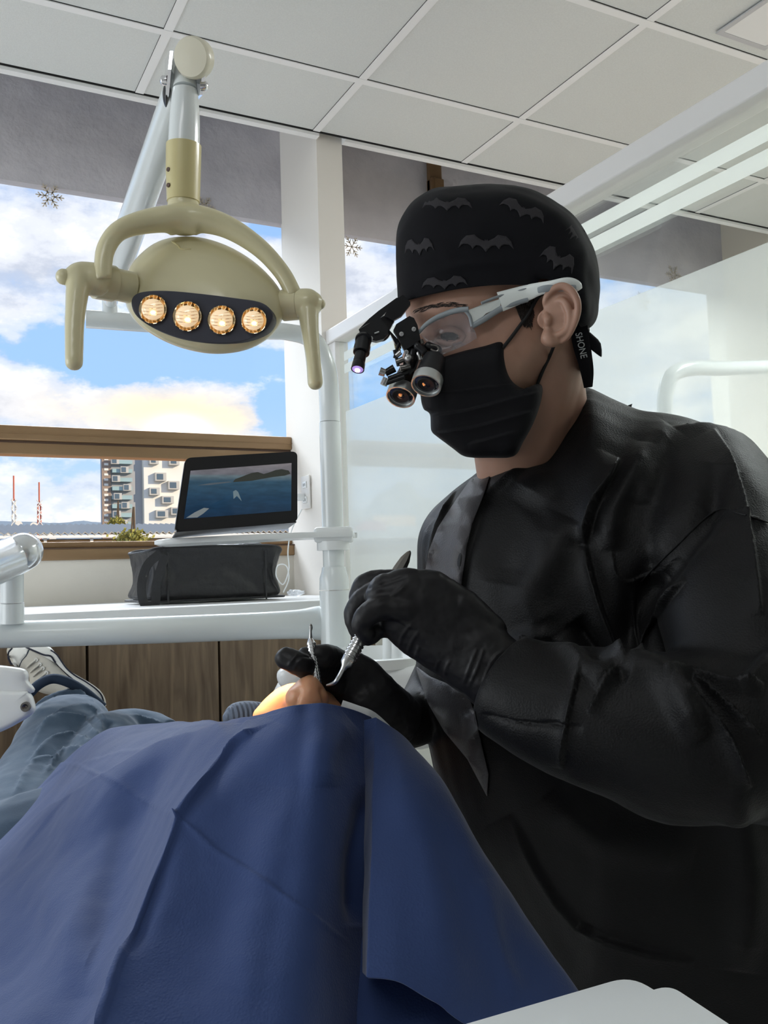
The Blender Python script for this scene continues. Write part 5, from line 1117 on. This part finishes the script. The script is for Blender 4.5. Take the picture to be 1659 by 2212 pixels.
# ---------------------------------------------------------------- patient under the drape
pa = thing('person', 'patient lying under the blue drape with only nose, cheeks and jeans legs showing', 'person', P(400, 1900, 1.2))
g = G()
E_(g, 660, 1680, .91, 140, 165, .09)                              # skull
inflate(g, [(545, 1556), (558, 1526), (580, 1502), (605, 1484), (640, 1474), (700, 1476), (716, 1481), (724, 1496), (731, 1510), (744, 1526), (760, 1600), (700, 1680), (580, 1660)], .935, (.045, .06), n=14, p=2.8, sm=3)
inflate(g, [(671, 1456), (686, 1464), (697, 1480), (708, 1498), (711, 1512), (706, 1532), (690, 1570), (650, 1570), (625, 1538), (616, 1514), (617, 1500), (624, 1488), (640, 1473), (656, 1460)], .862, (.030, .05), n=12, p=2.2, sm=3, c=(666, 1515))
tube(g, [P(640, 1650, .98), P(520, 1760, 1.15)], [.06, .065], 20, 1)
hd_ = remesh(g, .0022, 12, .5)
folds(hd_, [([(634, 1540), (640, 1512), (650, 1486)], 6, -.0026, 'r'), ([(704, 1540), (700, 1512), (692, 1484)], 5, -.002, 'r'), ([(622, 1525), (622, 1500), (634, 1486)], 6, .0016, 'r')])
g = G(); inflate(g, [(560, 1680), (420, 1665), (250, 1720), (100, 1800), (60, 1960), (300, 2010), (520, 1900), (600, 1780)], 1.22, .16, n=10, p=2.4, c=(330, 1830))
tube(g, [P(130, 1850, 1.38), P(72, 1760, 1.52), P(118, 1650, 1.68), P(140, 1570, 1.84)], [.085, .068, .058, .045], 18, 5)
tube(g, [P(200, 1850, 1.42), P(240, 1660, 1.66), P(280, 1620, 1.78)], [.06, .04, .03], 18, 5)
bm2 = remesh(g, .006, 6)
make('body', merge(hd_, bm2), MT['skinp'], pa, angle=180)
# jeans
g = G()
tube(g, [P(20, 1960, 1.30), P(40, 1850, 1.40), P(72, 1750, 1.52), P(118, 1650, 1.66), P(140, 1590, 1.76), P(142, 1562, 1.84), P(122, 1518, 1.87)], [(.12, .10), (.115, .10), (.095, .088), (.088, .08), (.086, .072), (.084, .062), (.056, .050)], 28, 6)
tube(g, [P(150, 1900, 1.36), P(215, 1660, 1.62), P(252, 1595, 1.76), P(300, 1588, 1.80), P(360, 1606, 1.78)], [.10, .075, .055, .052, .05], 24, 6)
tube(g, [P(250, 1850, 1.36), P(60, 1890, 1.36)], [.12, .12], 20, 1, rounded=True)
jm = remesh(g, .0045, 6); noise_push(jm, .004, 11, (1, 1, 1), 5)
folds(jm, [([(70, 1545), (120, 1508), (180, 1500), (232, 1560)], 9, .010, 's'), ([(80, 1575), (130, 1540), (190, 1530), (235, 1590)], 10, .010, 's'), ([(70, 1610), (110, 1560), (180, 1556), (225, 1610)], 12, .012, 's'),
           ([(60, 1650), (110, 1600), (170, 1590), (230, 1640)], 12, .010, 's'), ([(90, 1680), (140, 1620), (200, 1625)], 12, .008, 's'), ([(30, 1720), (70, 1650), (130, 1640)], 12, .008, 's'), ([(237, 1556), (228, 1590), (238, 1610)], 9, -.016, 'r'), ([(260, 1545), (300, 1548), (350, 1562)], 8, .006, 's')])
je = make('jeans', jm, MT['denim'], pa, angle=180)
make('cuff', tube(G(), [P(62, 1500, 1.83), P(85, 1478, 1.83), P(115, 1466, 1.84), P(150, 1475, 1.85), P(185, 1496, 1.87), P(222, 1528, 1.88)], [(.010, .012)]*6, 12, 5, ref=CF), MT['denim_d'], je)
# shoe: side seen from its inner side, toe pointing up to the left
sf = 1.99; ks = sf/F
q = lambda x, y: (x/6.38, 1380+y/6.38)
up = [q(*t) for t in [(90, 180), (110, 120), (180, 70), (300, 50), (400, 70), (560, 130), (700, 210), (800, 330), (920, 460), (1060, 560), (1200, 650), (1330, 760), (1400, 860), (1330, 930), (1100, 900), (800, 800), (560, 740), (420, 640), (390, 480), (270, 400), (160, 330)]]
shoe = thing('shoe_holder', '', '', (0, 0, 0)); bpy.data.objects.remove(shoe)
g = inflate(G(), up, sf, .045, n=14, p=4, sm=3); shm_ = remesh(g, .003, 5)
sho = make('canvas_shoe', shm_, MT['canvas'], pa, angle=180, label='white canvas low shoe with laces')
bs_ = bvh_of([sho])
so_ = [q(*t) for t in [(370, 115), (400, 60), (560, 70), (700, 120), (770, 210), (860, 330), (960, 440), (1080, 520), (1230, 600), (1370, 700), (1440, 800), (1462, 880), (1450, 940), (1330, 860), (1220, 750), (1100, 640), (960, 520), (860, 430), (760, 330), (700, 240), (560, 180)]]
sole = make('rubber_sole', inflate(G(), so_, sf+.004, .048, n=12, p=7, sm=2, c=q(960, 440)), MT['rubber'], sho, angle=50)
bso = bvh_of([sho, sole])
for nm, ln, w in (('sole_stripe', [(360, 118), (480, 170), (600, 220), (700, 240), (760, 320), (860, 430), (980, 540), (1100, 620), (1220, 730), (1310, 800)], .0019), ('sole_stripe', [(700, 155), (780, 215), (860, 330), (930, 420), (1040, 510), (1180, 590), (1320, 690), (1400, 780), (1430, 880)], .0016), ('sole_stripe', [(170, 130), (125, 180), (115, 250), (140, 320), (165, 360)], .0022)):
    g = G(); strip_on(g, bso, [q(*t) for t in ln], w, .0006, default=1.94); make(nm, g, MT['navy'], sole)
g = G(); strip_on(g, bso, [q(*t) for t in [(400, 150), (360, 230), (300, 300), (265, 385)]], .0009, .0004, default=1.95); make('toe_seam', g, MT['denim_d'], sho)
make('toe_cap', decal(bso, [q(*t) for t in [(395, 140), (360, 125), (250, 110), (185, 130), (130, 190), (125, 250), (160, 330), (200, 375), (262, 385), (300, 300), (360, 225)]], .0008, 2, 1.95), MT['rubber'], sho, solid=.001, angle=180)
for x, y in ((497, 290), (548, 353), (590, 407), (640, 468), (700, 520)):
    c = hit(bso, *q(x, y), .0012, 1.94); make('eyelet', lathe(G(), c, -CF, [(0, .0014), (.001, .0016), (.001, .0042), (0, .0046)], 14), MT['rubber'], sho)
    g = G(); tube(g, [c, hit(bso, *q(x-75, y+55), .004, 1.94), hit(bso, *q(x-130, y+110), .002, 1.94)], .0020, 8, 4); make('lace', g, MT['canvas'], sho)
    g = G(); tube(g, [hit(bso, *q(x-10, y+14), .0006, 1.94), hit(bso, *q(x-85, y+76), .0012, 1.94)], .0010, 6, 2); make('lace_gap', g, MT['navy'], sho)

# ---------------------------------------------------------------- drape
rowsD = [
 [(-140, 1900, 1.42), (-170, 1960, 1.25), (-200, 2050, 1.05), (-230, 2160, .90), (-250, 2300, .75), (-260, 2420, .70)],
 [(0, 1792, 1.42), (-20, 1850, 1.22), (-60, 1960, 1.02), (-100, 2100, .87), (-130, 2260, .72), (-140, 2400, .66)],
 [(120, 1664, 1.40), (105, 1765, 1.14), (60, 1905, .98), (20, 2080, .83), (-10, 2240, .69), (-20, 2400, .62)],
 [(190, 1602, 1.36), (170, 1722, 1.07), (135, 1860, .945), (90, 2060, .80), (50, 2230, .67), (40, 2400, .6)],
 [(250, 1574, 1.32), (234, 1684, 1.03), (215, 1820, .92), (160, 2030, .78), (110, 2230, .66), (90, 2400, .59)],
 [(370, 1562, 1.24), (366, 1611, 1.0), (300, 1800, .90), (235, 2020, .77), (160, 2230, .645), (140, 2400, .58)],
 [(482, 1557, .96), (462, 1605, .87), (358, 1782, .80), (285, 1985, .725), (200, 2225, .62), (180, 2400, .56)],
 [(540, 1549, .86), (494, 1640, .80), (388, 1768, .735), (305, 1960, .665), (215, 2220, .57), (195, 2400, .52)],
 [(620, 1530, .815), (590, 1640, .765), (535, 1800, .715), (470, 2000, .65), (400, 2230, .57), (380, 2400, .52)],
 [(662, 1523, .812), (650, 1636, .755), (620, 1800, .70), (580, 2000, .638), (540, 2230, .565), (530, 2400, .52)],
 [(704, 1520, .812), (700, 1635, .755), (690, 1800, .70), (670, 2000, .64), (655, 2230, .575), (650, 2400, .53)],
 [(756, 1532, .835), (762, 1640, .80), (768, 1800, .745), (764, 2000, .70), (760, 2230, .65), (756, 2400, .6)],
 [(800, 1550, .86), (830, 1650, .84), (850, 1800, .80), (850, 2000, .76), (850, 2230, .70), (840, 2400, .65)]]
def bicubic(rows, nu, nv, sharp=()):
    """smooth surface through a net of (px, py, distance) knots; `sharp` columns stay creased"""
    cols = [catmull(r, nv) for r in rows]; out = []
    m = len(cols); cuts = [0]+sorted(sharp)+[m-1]; rings = []
    for a, b in zip(cuts[:-1], cuts[1:]):
        sub = cols[a:b+1]
        res = [catmull([c[j] for c in sub], nu) for j in range(len(cols[0]))]
        ln = len(res[0])
        for i in range(ln if b == m-1 else ln-1): rings.append([res[j][i] for j in range(len(res))])
    return rings
R1 = bicubic(rowsD, 12, 22, (7,))
fold2 = [
 [(786, 1556, .842), (790, 1680, .80), (790, 1820, .745), (786, 1980, .70), (784, 2100, .665)],
 [(812, 1550, .835), (808, 1680, .765), (804, 1820, .705), (798, 1980, .65), (793, 2111, .605)],
 [(848, 1574, .835), (868, 1680, .755), (872, 1830, .70), (868, 1990, .645), (862, 2120, .602)],
 [(880, 1600, .84), (925, 1690, .765), (958, 1835, .71), (960, 1990, .655), (940, 2165, .60)],
 [(893, 1614, .85), (952, 1690, .785), (1016, 1820, .735), (1062, 1970, .69), (1060, 2225, .61)],
 [(898, 1619, .87), (965, 1700, .81), (1040, 1838, .77), (1130, 1975, .735), (1242, 2148, .67)],
 [(890, 1622, .90), (955, 1706, .86), (1030, 1850, .83), (1115, 1990, .80), (1225, 2170, .74)]]
R2 = bicubic(fold2, 14, 22, (1,))
under = [[(770, 1900, .745), (772, 2060, .70), (770, 2250, .645), (768, 2400, .60)], [(860, 1900, .75), (880, 2060, .69), (890, 2250, .63), (890, 2400, .59)], [(960, 1900, .76), (980, 2060, .70), (1000, 2250, .63), (1010, 2400, .59)], [(1020, 1900, .80), (1090, 2060, .74), (1190, 2250, .68), (1210, 2400, .65)]]
R3 = bicubic(under, 12, 22)
def gridmesh(R): return subdiv(loft(G(), [[P(q[0], q[1], q[2]) for q in r] for r in R], caps=False, closed=False), 1)
dm = gridmesh(R1)
# face side normals towards the eye so that folds push outwards
def flip_to_eye(me):
    me.update(); c = 0
    for p in list(me.polygons)[::50]: c += p.normal.dot((ORI-p.center).normalized())
    if c < 0: me.flip_normals()
    me.update(); return me
dm = flip_to_eye(dm)
folds(dm, [([(-20, 1870), (110, 1755), (230, 1688), (365, 1614), (480, 1578)], 34, .020, 's', 1), ([(110, 1652), (165, 1652), (232, 1683)], 10, .006, 's'), ([(160, 1655), (250, 1628), (330, 1614), (400, 1596)], 8, .005, 's'), ([(150, 1650), (90, 1700), (20, 1780)], 12, .006, 's'),
           ([(290, 1720), (340, 1750), (385, 1768), (430, 1802), (470, 1840), (600, 1925), (760, 2040)], 7, .0022, 's'), ([(385, 1768), (300, 1725), (180, 1660)], 8, .003, 's'), ([(545, 1600), (494, 1642), (388, 1768)], 20, .008, 's', 1), ([(388, 1768), (305, 1960), (215, 2220)], 22, .006, 's', 1), ([(220, 1690), (150, 1730), (40, 1860)], 16, .006, 's'), ([(360, 1740), (330, 1900), (270, 2060)], 26, -.006, 'r'),
           ([(590, 1560), (560, 1620), (480, 1720), (400, 1790)], 40, .004, 'r'), ([(760, 1560), (700, 1620), (690, 1700)], 34, .005, 'r'), ([(800, 1700), (770, 1850), (770, 2000)], 22, -.008, 'r'), ([(480, 1560), (400, 1572), (300, 1580), (250, 1600)], 9, .004, 's'),
           ([(60, 1850), (160, 2000), (200, 2150)], 60, .008, 'r'), ([(600, 1700), (560, 1900), (520, 2150)], 60, .004, 'r')])
noise_push(dm, .0022, 12, seed=2)
dm2 = flip_to_eye(gridmesh(R2)); folds(dm2, [([(880, 1700), (920, 1850), (960, 2050), (980, 2180)], 40, .004, 'r'), ([(1040, 1900), (1070, 2050), (1120, 2160)], 24, .004, 'r')]); noise_push(dm2, .0015, 12, seed=4)
dm3 = flip_to_eye(gridmesh(R3))
dr = make('surgical_drape', merge(dm, dm2, dm3), MT['drape'], solid=.0012, angle=180)
tag(dr, 'large creased blue nonwoven drape spread over the lying patient', 'drape')
bd = bvh_of([dr])
tag(make('paper_bib', merge(tube(G(), [P(738, 1521, .86), P(770, 1532, .86), P(806, 1547, .86), P(850, 1585, .87)], [(.004, .001), (.004, .001), (.004, .001), (.003, .001)], 8, 5, ref=CF)), MT['whitep']), 'bright white edge of paper showing between drape and gown', 'paper bib')
# ---------------------------------------------------------------- dental chair
ch = thing('dental_chair', 'dental chair with ribbed grey-blue upholstery under the patient', 'chair', Vector((.1, 1.2, 0)))
hip = P(260, 1990, 1.32); headp = P(670, 1900, .93)
make('backrest', tube(G(), [headp+Vector((0, 0, -.03)), headp*.6+hip*.4+Vector((0, 0, -.05)), hip+Vector((0, 0, -.06))], [(.14, .03), (.22, .05), (.24, .06)], 24, 5, ref=(0, 0, 1), rounded=True), MT['uphol'], ch)
lg = [P(250, 2000, 1.36)+Vector((0, 0, -.05)), P(60, 1840, 1.70)+Vector((0, 0, -.03)), P(60, 1760, 2.02)+Vector((0, 0, -.04))]
make('leg_rest', tube(G(), lg, [(.23, .05), (.21, .05), (.19, .045)], 24, 5, ref=(0, 0, 1), rounded=True), MT['uphol'], ch)
make('side_cushion', inflate(G(), [(482, 1562), (484, 1540), (500, 1521), (530, 1514), (570, 1518), (610, 1530), (640, 1570), (600, 1640), (500, 1640)], 1.18, .03, n=10, p=3, c=(555, 1580)), MT['uphol'], ch, angle=180)
make('side_bolster', inflate(G(), [(-60, 1700), (-20, 1676), (30, 1662), (60, 1668), (60, 1760), (-60, 1790)], 1.9, .05, n=10, p=3), MT['uphol'], ch, angle=180)
bz = hip+Vector((0, .1, -.12))
make('column', bx(bz.x-.12, bz.x+.12, bz.y-.14, bz.y+.14, -EYE+.06, bz.z-EYE-.02, .03), MT['whitep'], ch)
make('foot_plate', bx(bz.x-.28, bz.x+.28, bz.y-.4, bz.y+.4, -EYE, -EYE+.059, .02), MT['whitep'], ch)
# ---------------------------------------------------------------- instrument cart in the near corner
ZT = -.262
def TP(px, py, z=ZT): r = ray(px, py); return ORI+r*(z/r.z)
cart = thing('instrument_cart', 'white cart top with two overlapping plates in the lower right corner', 'cart', Vector((TP(1350, 2300).x, TP(1350, 2300).y, 0)))
def rounded_poly(pts, rads, n=6):
    out = []; m = len(pts)
    for i, p in enumerate(pts):
        a, b = pts[i-1], pts[(i+1) % m]; r = rads[i]
        if r <= 0: out.append(p); continue
        u = (a-p).normalized()*r; v = (b-p).normalized()*r
        for k in range(n+1): t = k/n; out.append((p+u)*(1-t)**2+p*2*t*(1-t)+(p+v)*t*t)
    return out
A_ = [TP(1362, 2108), TP(1700, 2310), TP(1500, 2700), TP(960, 2460), TP(900, 2243)]
pl1 = rounded_poly(A_, [.016, 0, 0, 0, .02]); make('upper_plate', slab(G(), pl1, .014, (0, 0, -1)), MT['whitep'], cart, smooth=False)
B_ = [TP(1447, 2128, ZT+.0025), TP(1800, 2360, ZT+.0025), TP(1500, 2700, ZT+.0025), TP(1100, 2400, ZT+.0025), TP(1230, 2190, ZT+.0025)]
pl2 = rounded_poly(B_, [.010, 0, 0, 0, .01]); make('raised_plate', slab(G(), pl2, .0024, (0, 0, -1)), MT['whitep'], cart, smooth=False)
cc3 = sum(A_, Vector())/5
make('cabinet_body', bx(cc3.x-.07, cc3.x+.07, cc3.y-.07, cc3.y+.07, -EYE+.04, ZT-.015, .01), MT['whitep'], cart)
for sx_ in (-1, 1):
    for sy_ in (-1, 1): make('caster', lathe(G(), Vector((cc3.x+sx_*.06-.012, cc3.y+sy_*.06, .02)), (1, 0, 0), [(0, .002), (0, .02), (.024, .02), (.024, .002)], 16), MT['black'], cart)
